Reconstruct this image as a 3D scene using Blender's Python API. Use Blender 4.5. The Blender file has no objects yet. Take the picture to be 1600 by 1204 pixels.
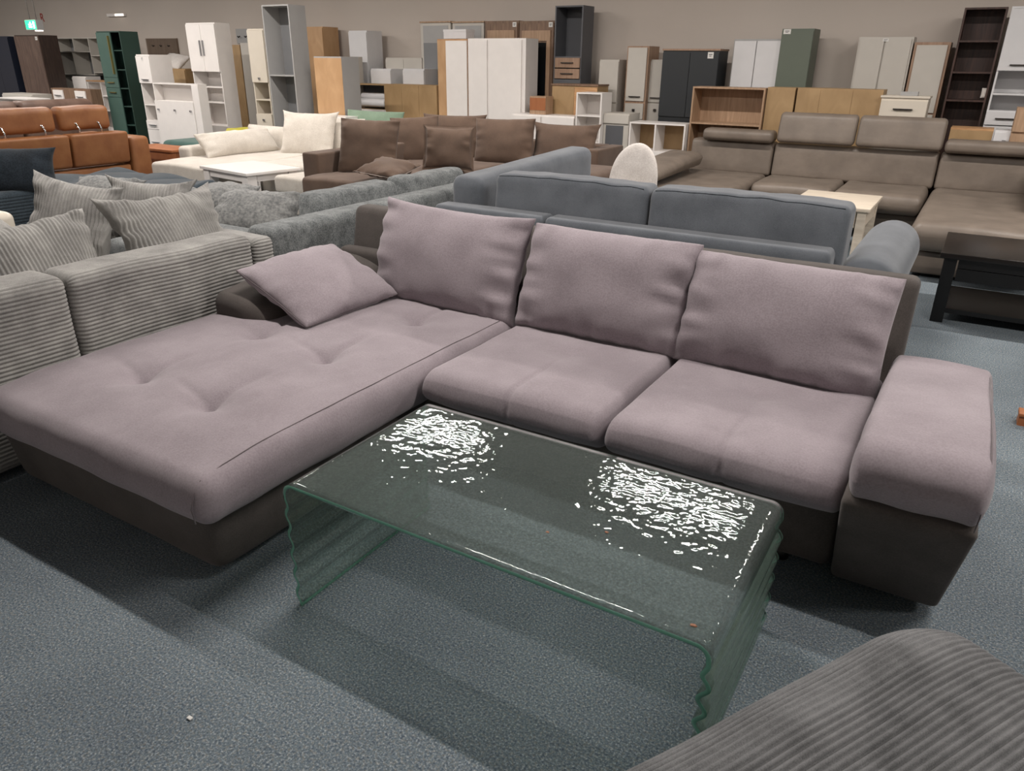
import bpy, bmesh, math, random
from mathutils import Vector, Matrix, noise
random.seed(7)
C = bpy.context.scene.collection
pi = math.pi
# ---------------------------------------------------------------- camera
F = 1170.0; PITCH = math.radians(23.42); ROLL = math.radians(0.66); YAW = math.radians(30.9); H = 1.55
cd = bpy.data.cameras.new('camera'); cam = bpy.data.objects.new('camera', cd); C.objects.link(cam)
cd.sensor_width = 36; cd.lens = F/1600*36; cd.clip_start = 0.05
RC = Matrix.Rotation(YAW, 3, 'Z') @ Matrix.Rotation(pi/2-PITCH, 3, 'X') @ Matrix.Rotation(ROLL, 3, 'Z')
cam.matrix_world = Matrix.Translation((0, 0, H)) @ RC.to_4x4()
bpy.context.scene.camera = cam

def ray(px, py):
    return RC @ Vector((px-800, -(py-602), -F))
def fv(px, py, Y):
    """where the sight line through a pixel meets the upright plane y = Y: (x, z)"""
    d = ray(px, py); t = Y/d.y
    return d.x*t, H+d.z*t

# ---------------------------------------------------------------- materials
def lin(h):
    c = [int(h[i:i+2], 16)/255 for i in (0, 2, 4)]
    return tuple(x/12.92 if x <= .04045 else ((x+.055)/1.055)**2.4 for x in c)+(1,)
def newmat(name):
    m = bpy.data.materials.new(name); m.use_nodes = True
    nt = m.node_tree; nt.nodes.clear()
    out = nt.nodes.new('ShaderNodeOutputMaterial'); b = nt.nodes.new('ShaderNodeBsdfPrincipled')
    nt.links.new(b.outputs[0], out.inputs[0])
    return m, nt, b, out
def N(nt, typ, **kw):
    n = nt.nodes.new(typ)
    for k, v in kw.items():
        if k.startswith('i_'):
            key = k[2:]
            n.inputs[int(key) if key.isdigit() else key.replace('_', ' ')].default_value = v
        else: setattr(n, k, v)
    return n
def coords(nt, scale=(1, 1, 1)):
    tc = N(nt, 'ShaderNodeTexCoord'); mp = N(nt, 'ShaderNodeMapping')
    mp.inputs['Scale'].default_value = scale
    nt.links.new(tc.outputs['Object'], mp.inputs[0]); return mp.outputs[0]
def ramp(nt, src, stops):
    r = N(nt, 'ShaderNodeValToRGB'); e = r.color_ramp.elements
    while len(e) < len(stops): e.new(.5)
    for i, (p, c) in enumerate(stops): e[i].position = p; e[i].color = c
    nt.links.new(src, r.inputs[0]); return r.outputs[0]
def plain(name, col, rough=.5, metal=0, spec=.5):
    m, nt, b, o = newmat(name)
    b.inputs['Base Color'].default_value = lin(col); b.inputs['Roughness'].default_value = rough
    b.inputs['Metallic'].default_value = metal; b.inputs['Specular IOR Level'].default_value = spec
    n = N(nt, 'ShaderNodeTexNoise', i_Scale=9., i_Detail=3.)
    nt.links.new(coords(nt), n.inputs['Vector'])
    a = tuple(x*.985 for x in lin(col)[:3])+(1,); c = tuple(min(1, x*1.015) for x in lin(col)[:3])+(1,)
    nt.links.new(ramp(nt, n.outputs[0], [(.35, a), (.65, c)]), b.inputs['Base Color'])
    return m
def fabric(name, ca, cb, fine=350., blot=4., bump=.25, sheen=.3, dist=.0008, rough=.95, weave=None):
    m, nt, b, o = newmat(name); v = coords(nt)
    n1 = N(nt, 'ShaderNodeTexNoise', i_Scale=blot, i_Detail=5., i_Roughness=.6)
    n2 = N(nt, 'ShaderNodeTexNoise', i_Scale=fine, i_Detail=2.)
    nt.links.new(v, n1.inputs['Vector']); nt.links.new(v, n2.inputs['Vector'])
    mx = N(nt, 'ShaderNodeMix', data_type='FLOAT'); mx.inputs[0].default_value = .5 if weave is None else weave
    nt.links.new(n1.outputs[0], mx.inputs[2]); nt.links.new(n2.outputs[0], mx.inputs[3])
    nt.links.new(ramp(nt, mx.outputs[0], [(.38, lin(ca)), (.62, lin(cb))]), b.inputs['Base Color'])
    bp = N(nt, 'ShaderNodeBump', i_Strength=bump, i_Distance=dist)
    nt.links.new(n2.outputs[0], bp.inputs['Height']); nt.links.new(bp.outputs[0], b.inputs['Normal'])
    b.inputs['Roughness'].default_value = rough; b.inputs['Sheen Weight'].default_value = sheen
    b.inputs['Sheen Roughness'].default_value = .5; b.inputs['Specular IOR Level'].default_value = .15
    return m
def leather(name, ca, cb, rough=.45):
    m, nt, b, o = newmat(name); v = coords(nt)
    n1 = N(nt, 'ShaderNodeTexNoise', i_Scale=5., i_Detail=4.); n2 = N(nt, 'ShaderNodeTexVoronoi', i_Scale=260.)
    n3 = N(nt, 'ShaderNodeTexNoise', i_Scale=14., i_Detail=3.)
    for n in (n1, n2, n3): nt.links.new(v, n.inputs['Vector'])
    nt.links.new(ramp(nt, n1.outputs[0], [(.35, lin(ca)), (.65, lin(cb))]), b.inputs['Base Color'])
    b1 = N(nt, 'ShaderNodeBump', i_Strength=.2, i_Distance=.0006); b2 = N(nt, 'ShaderNodeBump', i_Strength=.25, i_Distance=.01)
    nt.links.new(n2.outputs[0], b1.inputs['Height']); nt.links.new(n3.outputs[0], b2.inputs['Height'])
    nt.links.new(b2.outputs[0], b1.inputs['Normal']); nt.links.new(b1.outputs[0], b.inputs['Normal'])
    b.inputs['Roughness'].default_value = rough; b.inputs['Specular IOR Level'].default_value = .4
    return m
def wood(name, ca, cb, scale=(14, 14, 1.2), rough=.5):
    m, nt, b, o = newmat(name); v = coords(nt, scale)
    n1 = N(nt, 'ShaderNodeTexNoise', i_Scale=3., i_Detail=6., i_Distortion=.6); nt.links.new(v, n1.inputs['Vector'])
    nt.links.new(ramp(nt, n1.outputs[0], [(.3, lin(ca)), (.7, lin(cb))]), b.inputs['Base Color'])
    b.inputs['Roughness'].default_value = rough
    bp = N(nt, 'ShaderNodeBump', i_Strength=.1, i_Distance=.001); nt.links.new(n1.outputs[0], bp.inputs['Height'])
    nt.links.new(bp.outputs[0], b.inputs['Normal'])
    return m
def glassmat(name, tint, tex=True, mixw=.45, dens=0., dcol='a9b5ae', BD=.0019):
    m, nt, b, o = newmat(name); nt.nodes.remove(b); v = coords(nt)
    if tex:
        fine = N(nt, 'ShaderNodeTexNoise', i_Scale=150., i_Detail=2.5); rip = N(nt, 'ShaderNodeTexNoise', i_Scale=31., i_Detail=1.2)
        nt.links.new(v, fine.inputs['Vector']); nt.links.new(v, rip.inputs['Vector'])
        b1 = N(nt, 'ShaderNodeBump', i_Strength=1., i_Distance=BD); nt.links.new(rip.outputs[0], b1.inputs['Height'])
        b2 = N(nt, 'ShaderNodeBump', i_Strength=.5, i_Distance=.0005); nt.links.new(fine.outputs[0], b2.inputs['Height'])
        nt.links.new(b1.outputs[0], b2.inputs['Normal'])
        nrm_r, nrm_t = b1.outputs[0], b2.outputs[0]
        tcol = ramp(nt, fine.outputs[0], [(.36, tuple(x*.62 for x in lin(tint)[:3])+(1,)), (.62, lin(tint))])
    tr = N(nt, 'ShaderNodeBsdfTransparent'); rf = N(nt, 'ShaderNodeBsdfRefraction', i_IOR=1.12, i_Roughness=.12)
    gl = N(nt, 'ShaderNodeBsdfGlossy', i_Roughness=.03); geo = N(nt, 'ShaderNodeNewGeometry'); dt = N(nt, 'ShaderNodeVectorMath', operation='DOT_PRODUCT'); nt.links.new(geo.outputs['Incoming'], dt.inputs[0]); nt.links.new(geo.outputs['Normal'], dt.inputs[1])
    ab = N(nt, 'ShaderNodeMath', operation='ABSOLUTE'); nt.links.new(dt.outputs['Value'], ab.inputs[0])
    om = N(nt, 'ShaderNodeMath', operation='SUBTRACT'); om.inputs[0].default_value = 1.; nt.links.new(ab.outputs[0], om.inputs[1])
    pw = N(nt, 'ShaderNodeMath', operation='POWER'); nt.links.new(om.outputs[0], pw.inputs[0]); pw.inputs[1].default_value = 5.
    fr = N(nt, 'ShaderNodeMath', operation='MULTIPLY_ADD'); nt.links.new(pw.outputs[0], fr.inputs[0]); fr.inputs[1].default_value = .95; fr.inputs[2].default_value = .045
    gl.inputs['Color'].default_value = (.95, 1, .97, 1)
    tr.inputs['Color'].default_value = lin(tint); rf.inputs['Color'].default_value = lin(tint)
    if tex:
        nt.links.new(tcol, tr.inputs['Color']); nt.links.new(nrm_t, rf.inputs['Normal'])
        nt.links.new(nrm_r, gl.inputs['Normal'])
    m1 = N(nt, 'ShaderNodeMixShader'); m1.inputs[0].default_value = mixw
    nt.links.new(tr.outputs[0], m1.inputs[1]); nt.links.new(rf.outputs[0], m1.inputs[2])
    df = N(nt, 'ShaderNodeBsdfDiffuse'); df.inputs['Color'].default_value = lin(dcol)
    m3 = N(nt, 'ShaderNodeMixShader'); m3.inputs[0].default_value = dens
    nt.links.new(m1.outputs[0], m3.inputs[1]); nt.links.new(df.outputs[0], m3.inputs[2])
    m2 = N(nt, 'ShaderNodeMixShader'); ff = N(nt, 'ShaderNodeMath', operation='SUBTRACT'); ff.inputs[0].default_value = 1.; nt.links.new(geo.outputs['Backfacing'], ff.inputs[1])
    fm = N(nt, 'ShaderNodeMath', operation='MULTIPLY'); nt.links.new(fr.outputs[0], fm.inputs[0]); nt.links.new(ff.outputs[0], fm.inputs[1]); nt.links.new(fm.outputs[0], m2.inputs[0])
    nt.links.new(m3.outputs[0], m2.inputs[1]); nt.links.new(gl.outputs[0], m2.inputs[2]); nt.links.new(m2.outputs[0], o.inputs[0])
    return m
def emit(name, col, s):
    m, nt, b, o = newmat(name); b.inputs['Base Color'].default_value = lin(col)
    b.inputs['Emission Color'].default_value = lin(col); b.inputs['Emission Strength'].default_value = s
    return m
def cordmat(name, ca, cb, axis, pitch):
    """corduroy: pile lightness varies in soft brushed patches; the wales themselves are mesh or bump"""
    m, nt, b, o = newmat(name); v = coords(nt)
    n1 = N(nt, 'ShaderNodeTexNoise', i_Scale=7., i_Detail=5., i_Roughness=.65); n2 = N(nt, 'ShaderNodeTexNoise', i_Scale=420., i_Detail=2.)
    nt.links.new(v, n1.inputs['Vector']); nt.links.new(v, n2.inputs['Vector'])
    mx = N(nt, 'ShaderNodeMix', data_type='FLOAT'); mx.inputs[0].default_value = .4
    nt.links.new(n1.outputs[0], mx.inputs[2]); nt.links.new(n2.outputs[0], mx.inputs[3])
    nt.links.new(ramp(nt, mx.outputs[0], [(.36, lin(ca)), (.64, lin(cb))]), b.inputs['Base Color'])
    bp = N(nt, 'ShaderNodeBump', i_Strength=.3, i_Distance=.001); nt.links.new(n2.outputs[0], bp.inputs['Height'])
    nt.links.new(bp.outputs[0], b.inputs['Normal'])
    b.inputs['Roughness'].default_value = .9; b.inputs['Sheen Weight'].default_value = .12; b.inputs['Specular IOR Level'].default_value = .15
    return m
M = {}
M['mauve'] = fabric('mauve microfibre', '82787d', '948a8f', 170, 4, .3, .2, weave=.42)
M['mauve2'] = fabric('mauve woven cushion cloth', '83797e', '958b90', 160, 4, .4, .2, weave=.5)
M['seam'] = fabric('mauve seam', '5c5356', '665d60', 300)
M['char'] = fabric('charcoal brown microfibre', '4a4542', '57514e', 200, 7, .25, .1, weave=.4)
M['foot'] = plain('black plastic', '151515', .5)
M['ottoman'] = cordmat('grey corduroy pile', '4a4a4b', '727273', 0, 0)
M['cord'] = cordmat('light grey corduroy pile', '777573', 'a4a29e', 0, 0)
M['boucle'] = fabric('grey chenille', '505354', '7f8282', 120, 16, .7, .15, dist=.003, weave=.5)
M['boucle2'] = fabric('grey fleece', '656666', '8d8d8b', 60, 9, .6, .2, dist=.004, weave=.6)
M['slate'] = fabric('slate grey weave', '52565c', '6b6f75', 500, 5, .3, .25, weave=.6)
M['brown'] = fabric('brown weave', '55463d', '665448', 300, 5, .3, .15)
M['cream'] = fabric('cream velvet', 'bbb3a9', 'cfc8be', 120, 6, .3, .3)
M['green_soft'] = fabric('dark green velvet', '21443e', '2f564e', 120, 6, .3, .3)
M['sage_soft'] = fabric('sage cloth', '6f8470', '7f937f', 120, 6, .3, .3)
M['yellow'] = fabric('mustard cloth', '9a9316', 'b5ab24', 120, 8, .3, .2)
M['navy'] = fabric('navy velvet', '14191e', '252c33', 100, 7, .3, .12)
M['denim'] = fabric('steel blue velvet', '2a3238', '3d474f', 100, 5, .3, .2)
M['cognac'] = leather('cognac leather', '80502f', '90603b', .5)
M['taupe'] = leather('taupe leather', '6a6057', '776c62', .45)
M['oldbrown'] = leather('worn brown leather', '564238', '6a554a', .5)
M['eggw'] = fabric('white chenille', 'b9b2ad', 'cfc9c4', 100, 8, .5, .3, dist=.002)
M['white'] = plain('white laminate', 'e4dfdb', .35)
M['white2'] = plain('cool white laminate', 'd3d2d3', .35)
M['offwhite'] = plain('off white laminate', 'bdb8b0', .4)
M['cremel'] = plain('cream laminate', 'cfc6b8', .4)
M['lgrey'] = plain('light grey laminate', '9f9e9d', .4)
M['mgrey'] = plain('mid grey laminate', '7b7c7e', .45)
M['dgrey'] = plain('dark grey laminate', '55565a', .5)
M['anth'] = plain('anthracite lacquer', '2a2d30', .4)
M['black'] = plain('black stained wood', '17120f', .3)
M['blackleg'] = plain('black lacquer legs', '0c0b0b', .35)
M['navyl'] = plain('navy lacquer', '1d2230', .4)
M['dgreen'] = plain('dark green lacquer', '2b433c', .4)
M['dgreen2'] = plain('green door lacquer', '465f57', .4)
M['sage'] = plain('sage green lacquer', '5e665a', .5)
M['brass'] = plain('brass', 'b9a56a', .3, .9)
M['steel'] = plain('brushed steel', 'a5a5a8', .3, .9)
M['dhandle'] = plain('dark metal', '4b4745', .35, .8)
M['chrome'] = plain('chrome', 'd5d5d8', .15, 1)
M['oak'] = wood('oak veneer', 'a87c54', 'c39a70', (3, 14, 14))
M['oakv'] = wood('sonoma oak', '96795f', 'b09277')
M['ply'] = wood('hardboard back', '957955', 'a98c66', (2, 2, 1))
M['plyorange'] = wood('beech veneer', 'ac8760', 'bf9a73', (2, 2, 1))
M['rustic'] = wood('brown weathered wood', '4a3a34', '6a574d')
M['rusticd'] = wood('dark weathered wood', '2c211d', '41322b')
M['cabin'] = wood('rustic oak', '675040', '856a55')
M['walnut'] = wood('dark walnut', '2c1c18', '4a322a')
M['tanframe'] = wood('tan oak', '8a6d58', 'a58872')
M['orangew'] = wood('orange beech', '925733', 'a3673f', (3, 3, 1))
M['pale'] = wood('white washed pine', 'c9bba9', 'ddd1c0', (2, 12, 12))
M['slat'] = wood('taupe slats', '6b5a4c', '7f6e5f')
M['dglass'] = plain('dark cabinet glass', '14181a', .08)
M['crumb'] = plain('dry brown crumb', '8a5f48', .8)
M['tag'] = plain('paper tag', 'd8d6d2', .7)
M['ink'] = plain('ink', '3c3c3c', .7)
M['red'] = plain('red ink', '9c2f2b', .7)
M['lime'] = plain('lime sticker', 'b8cc28', .6)
M['glass'] = glassmat('rippled float glass', 'f6fbf9', mixw=.25, dens=.09, dcol='a3aeaa')
M['gside'] = glassmat('ribbed glass', 'eff6f2', tex=True, mixw=.2, dens=.10, dcol='a3b8ae', BD=.0003)
M['gedge'] = glassmat('green glass edge', '6db79e', tex=False, mixw=.2, dens=.45, dcol='8ccab3')
M['exit'] = emit('exit sign green', '28d488', 1.6)
M['exitw'] = emit('exit sign white', 'eafff4', 3.5)
M['lampw'] = emit('lamp tube', 'fff4e6', 2.)
M['rod'] = plain('grey rod', '77736e', .5)
M['ceil'] = plain('ceiling panels', 'a19f9c', .9)

def wallmat():
    m, nt, b, o = newmat('painted wall'); v = coords(nt)
    n = N(nt, 'ShaderNodeTexNoise', i_Scale=.6, i_Detail=3.); nt.links.new(v, n.inputs['Vector'])
    nt.links.new(ramp(nt, n.outputs[0], [(.3, lin('bab0a7')), (.7, lin('c2b8af'))]), b.inputs['Base Color'])
    b.inputs['Roughness'].default_value = .85
    return m
M['wall'] = wallmat()
def carpet():
    m, nt, b, o = newmat('speckled blue grey carpet'); v = coords(nt)
    n1 = N(nt, 'ShaderNodeTexNoise', i_Scale=170., i_Detail=3., i_Roughness=.75)
    n2 = N(nt, 'ShaderNodeTexNoise', i_Scale=1.6, i_Detail=5., i_Roughness=.6)
    n3 = N(nt, 'ShaderNodeTexNoise', i_Scale=120., i_Detail=2.)
    for n in (n1, n2, n3): nt.links.new(v, n.inputs['Vector'])
    c1 = ramp(nt, n1.outputs[0], [(.3, lin('22282f')), (.45, lin('556069')), (.56, lin('7a858d')), (.68, lin('ccd2d4'))])
    c2 = ramp(nt, n3.outputs[0], [(.35, lin('505d6d')), (.5, lin('747e85')), (.68, lin('958f85'))])
    mx = N(nt, 'ShaderNodeMix', data_type='RGBA'); mx.inputs[0].default_value = .4
    nt.links.new(c1, mx.inputs[6]); nt.links.new(c2, mx.inputs[7])
    c3 = ramp(nt, n2.outputs[0], [(.35, (.82, .82, .82, 1)), (.65, (1.08, 1.08, 1.06, 1))])
    mu = N(nt, 'ShaderNodeMix', data_type='RGBA', blend_type='MULTIPLY'); mu.inputs[0].default_value = 1
    nt.links.new(mx.outputs[2], mu.inputs[6]); nt.links.new(c3, mu.inputs[7]); nt.links.new(mu.outputs[2], b.inputs['Base Color'])
    bp = N(nt, 'ShaderNodeBump', i_Strength=.6, i_Distance=.004); nt.links.new(n1.outputs[0], bp.inputs['Height'])
    nt.links.new(bp.outputs[0], b.inputs['Normal']); b.inputs['Roughness'].default_value = 1; b.inputs['Specular IOR Level'].default_value = .1
    return m
M['carpet'] = carpet()

# ---------------------------------------------------------------- object helpers
def tag(o, label, cat, group=None, kind=None):
    o['label'] = label
    if cat: o['category'] = cat
    if group: o['group'] = group
    if kind: o['kind'] = kind
    return o
def thing(name, label, cat, loc=(0, 0, 0), rz=0, group=None):
    o = bpy.data.objects.new(name, None); C.objects.link(o); o.empty_display_size = .1
    o.location = loc; o.rotation_euler = (0, 0, rz)
    tag(o, label, cat, group)
    o['ox'], o['oy'], o['oz'] = (loc if rz == 0 else (0, 0, 0))
    return o
def mesh(name, verts, faces, mat, parent=None, smooth=True, mats=None, label=None):
    me = bpy.data.meshes.new(name)
    org = Vector((0, 0, 0)); p = parent
    while p is not None:
        if 'ox' in p: org = Vector((p['ox'], p['oy'], p['oz'])); break
        p = p.parent
    me.from_pydata([tuple(Vector(v)-org) for v in verts], [], faces)
    if isinstance(mat, list):
        for m in mat: me.materials.append(m)
        if mats:
            for i, k in enumerate(mats): me.polygons[i].material_index = k
    else: me.materials.append(mat)
    bm = bmesh.new(); bm.from_mesh(me); bmesh.ops.recalc_face_normals(bm, faces=bm.faces)
    if smooth:
        for f in bm.faces: f.smooth = True
    bm.to_mesh(me); bm.free()
    o = bpy.data.objects.new(name, me); C.objects.link(o)
    if parent is not None: o.parent = parent
    if label: o['label'] = label
    return o
def axis(a, b, r, n, k=3):
    r = min(r, (b-a)/2*.999)
    L = [a+r*(1-math.cos(i/k*pi/2)) for i in range(k)]
    mid = [a+r+(b-a-2*r)*i/n for i in range(n+1)]
    R = [a+b-x for x in reversed(L)]
    out = L+mid+R; res = [out[0]]
    for x in out[1:]:
        if x-res[-1] > 1e-6: res.append(x)
    return res
def rbgeo(x0, x1, y0, y1, z0, z1, r=.02, n=(4, 4, 2), f=None, k=3):
    rr = r if isinstance(r, tuple) else (r, r, r)
    lo = (x0, y0, z0); hi = (x1, y1, z1)
    rr = tuple(min(rr[i], (hi[i]-lo[i])/2*.999) for i in range(3))
    A = [axis(lo[i], hi[i], rr[i], n[i], k) for i in range(3)]
    L = [len(a)-1 for a in A]; idx = {}; V = []; Fc = []
    def vid(i, j, q):
        key = (i, j, q)
        if key not in idx:
            p = [A[0][i], A[1][j], A[2][q]]
            c = [min(max(p[t], lo[t]+rr[t]), hi[t]-rr[t]) for t in range(3)]
            d = [(p[t]-c[t])/rr[t] if rr[t] > 0 else 0 for t in range(3)]
            l = math.sqrt(sum(e*e for e in d))
            if l > 1e-9: p = [c[t]+d[t]/l*rr[t] for t in range(3)]
            v = Vector(p)
            if f: v = Vector(f(v))
            idx[key] = len(V); V.append(v)
        return idx[key]
    for i in range(L[0]):
        for j in range(L[1]):
            for q in (0, L[2]): Fc.append((vid(i, j, q), vid(i+1, j, q), vid(i+1, j+1, q), vid(i, j+1, q)))
    for i in range(L[0]):
        for q in range(L[2]):
            for j in (0, L[1]): Fc.append((vid(i, j, q), vid(i+1, j, q), vid(i+1, j, q+1), vid(i, j, q+1)))
    for j in range(L[1]):
        for q in range(L[2]):
            for i in (0, L[0]): Fc.append((vid(i, j, q), vid(i, j+1, q), vid(i, j+1, q+1), vid(i, j, q+1)))
    return V, Fc
def rb(name, parent, mat, x0, x1, y0, y1, z0, z1, r=.02, n=(4, 4, 2), f=None, k=3, label=None):
    V, Fc = rbgeo(x0, x1, y0, y1, z0, z1, r, n, f, k)
    return mesh(name, V, Fc, mat, parent, label=label)
def boxes(name, parent, mat, L, label=None):
    V = []; Fc = []
    for (x0, x1, y0, y1, z0, z1) in L:
        b = len(V); V += [Vector(p) for p in ((x0, y0, z0), (x1, y0, z0), (x1, y1, z0), (x0, y1, z0), (x0, y0, z1), (x1, y0, z1), (x1, y1, z1), (x0, y1, z1))]
        Fc += [tuple(b+i for i in q) for q in ((0, 3, 2, 1), (4, 5, 6, 7), (0, 1, 5, 4), (1, 2, 6, 5), (2, 3, 7, 6), (3, 0, 4, 7))]
    return mesh(name, V, Fc, mat, parent, smooth=False, label=label)
def tube(name, parent, mat, pts, r, seg=8, label=None):
    pts = [Vector(p) for p in pts]; V = []; Fc = []
    for i, p in enumerate(pts):
        d = (pts[min(i+1, len(pts)-1)]-pts[max(i-1, 0)]).normalized()
        a = Vector((0, 0, 1)) if abs(d.z) < .9 else Vector((1, 0, 0))
        e1 = d.cross(a).normalized(); e2 = d.cross(e1)
        rr = r[i] if isinstance(r, (list, tuple)) else r
        for s in range(seg):
            V.append(p+e1*rr*math.cos(2*pi*s/seg)+e2*rr*math.sin(2*pi*s/seg))
    for i in range(len(pts)-1):
        for s in range(seg):
            Fc.append((i*seg+s, i*seg+(s+1) % seg, (i+1)*seg+(s+1) % seg, (i+1)*seg+s))
    Fc.append(tuple(range(seg))); Fc.append(tuple((len(pts)-1)*seg+s for s in range(seg)))
    return mesh(name, V, Fc, mat, parent, label=label)
def at(px, py, Y):
    x, z = fv(px, py, Y); return Vector((x, Y, z))
def sm(t): t = max(0, min(1, t)); return t*t*(3-2*t)

def pillow(name, label, cat, mat, size, c, wd, hd, group=None, pinch=.05, wr=.010, seed=0, rib=None, n=40, a=.42, flange=0, piping=None, sag=0., parent=None, arch=0., wrf=1., grid=None, ear=0.):
    """a stuffed cushion: width along wd, height along hd, centre c"""
    w, h, t = size
    wd = Vector(wd).normalized(); hd = Vector(hd); hd = (hd-wd*hd.dot(wd)).normalized(); nd = wd.cross(hd)
    nx, ny = grid or (n, n)
    so = Vector((seed*3.17, seed*1.31, 0))
    def pt(s, q, side):
        x = w/2*s*(1-pinch*(1-q*q)*abs(s)); y = h/2*q*(1-pinch*(1-s*s)*abs(q))
        x += ear*s*abs(s)**5*abs(q)**5*w; y += ear*q*abs(q)**5*abs(s)**5*h
        prof = (max(0, 1-s*s)**a)*(max(0, 1-q*q)**a)
        z = t/2*prof
        e = min(1, 4*prof)
        # folds run in from the side seams
        fo = 1.35*noise.noise(Vector((x*4+y*6, y*17*wrf, side*2))+so)*sm((abs(s)-.5)/.45)+noise.noise(Vector((x*22*wrf, y*4, side*2+5))+so)*sm((abs(q)-.6)/.4)
        z += wr*e*(fo*1.3+noise.noise(Vector((x*6, y*6, side))+so)*1.1)
        y += sag*(-.5*(1-s*s))*h*.1
        z = max(z, .0025)*side
        if rib and e > .15: z += side*rib[2]*(abs(math.sin(pi*((x if rib[0] == 0 else y)+.004*noise.noise(Vector((x*9, y*9, 1))+so))/rib[1])) - .6)*min(1, e)
        z += arch*(1-s*s)*t
        return Vector((x, y, z))
    V = []; Fc = []; idx = {}
    def vid(i, j, side):
        key = (i, j, 0 if i in (0, nx) or j in (0, ny) else side)
        if key not in idx:
            s = math.sin((i/nx-.5)*pi); q = math.sin((j/ny-.5)*pi)
            if rib:
                s = (i/nx*2-1)*.55+s*.45 if rib[0] == 0 else s
                q = (j/ny*2-1)*.55+q*.45 if rib[0] == 1 else q
            p = pt(s, q, side)
            if key[2] == 0: p.z = arch*(1-s*s)*t
            idx[key] = len(V); V.append(p)
        return idx[key]
    for side in (1, -1):
        for i in range(nx):
            for j in range(ny):
                Fc.append((vid(i, j, side), vid(i+1, j, side), vid(i+1, j+1, side), vid(i, j+1, side)))
    ring = [(i, 0) for i in range(nx)]+[(nx, j) for j in range(ny)]+[(i, ny) for i in range(nx, 0, -1)]+[(0, j) for j in range(ny, 0, -1)]
    edge = [V[vid(i, j, 1)].copy() for i, j in ring]
    if flange:
        # flat sewn border all round
        b = len(V); m_ = len(edge)
        for p in edge:
            V.append(Vector((p.x*(1+flange*2/w), p.y*(1+flange*2/h), p.z+.008*noise.noise(Vector((p.x*30, p.y*30, 3))+so))))
        e0 = [vid(i, j, 1) for i, j in ring]
        for i in range(m_):
            Fc.append((e0[i], e0[(i+1) % m_], b+(i+1) % m_, b+i))
    mt = Matrix((( wd.x, hd.x, nd.x, c[0]), (wd.y, hd.y, nd.y, c[1]), (wd.z, hd.z, nd.z, c[2]), (0, 0, 0, 1)))
    o = mesh(name, V, Fc, mat); o.matrix_world = mt
    if cat: tag(o, label, cat, group)
    if piping:
        e2 = edge+[edge[0]]
        p = tube('piping', None, piping, e2, .0035, 6); p.parent = o
    return o

# ---------------------------------------------------------------- room
def struct(name, L, m, label):
    o = boxes(name, None, m, L); o['kind'] = 'structure'; o['label'] = label; return o
X0, X1, Y0, Y1, ZC = -21., 8., -6., 10.25, 3.5
struct('floor', [(X0, X1, Y0, Y1, -.1, 0)], M['carpet'], 'speckled blue grey carpet floor')
struct('wall_back', [(X0, X1, Y1, Y1+.2, 0, ZC)], M['wall'], 'plain warm grey wall behind the cabinets')
struct('wall_left', [(X0-.2, X0, Y0, Y1, 0, ZC)], M['wall'], 'plain grey wall')
struct('wall_right', [(X1, X1+.2, Y0, Y1, 0, ZC)], M['wall'], 'plain grey wall')
struct('wall_front', [(X0, X1, Y0-.2, Y0, 0, ZC)], M['wall'], 'plain grey wall')
struct('ceiling', [(X0, X1, Y0, Y1, ZC, ZC+.1)], M['ceil'], 'grey ceiling')
POW = 78.
for ry in (-5.2, 2.5, 6.5):  # the dim row behind the camera is added as fill
    for k in range(-5, 3):
        cx = -1.95+3.1*k
        t = thing('ceiling_and_fill_light', 'linear white ceiling light, in rows above the sofas and an added fill row', 'ceiling light', (cx, ry, ZC-.02), 0, 'rows of linear ceiling lights')
        boxes('housing', t, M['white'], [(cx-.78, cx+.78, ry-.09, ry+.09, ZC-.06, ZC-.001)])
        l = bpy.data.lights.new('light_tube', 'AREA'); l.shape = 'RECTANGLE'; l.size = 1.5; l.size_y = .095; l.energy = POW*(.4 if ry < 0 else .92 if ry < 5 else 1.12)
        l.color = (1, .94, .885)
        lo = bpy.data.objects.new('light_tube', l); C.objects.link(lo); lo.parent = t; lo.location = (0, 0, -.045)
w = bpy.data.worlds.new('world'); bpy.context.scene.world = w; w.use_nodes = True
w.node_tree.nodes['Background'].inputs[0].default_value = (.5, .5, .5, 1); w.node_tree.nodes['Background'].inputs[1].default_value = .2

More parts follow.
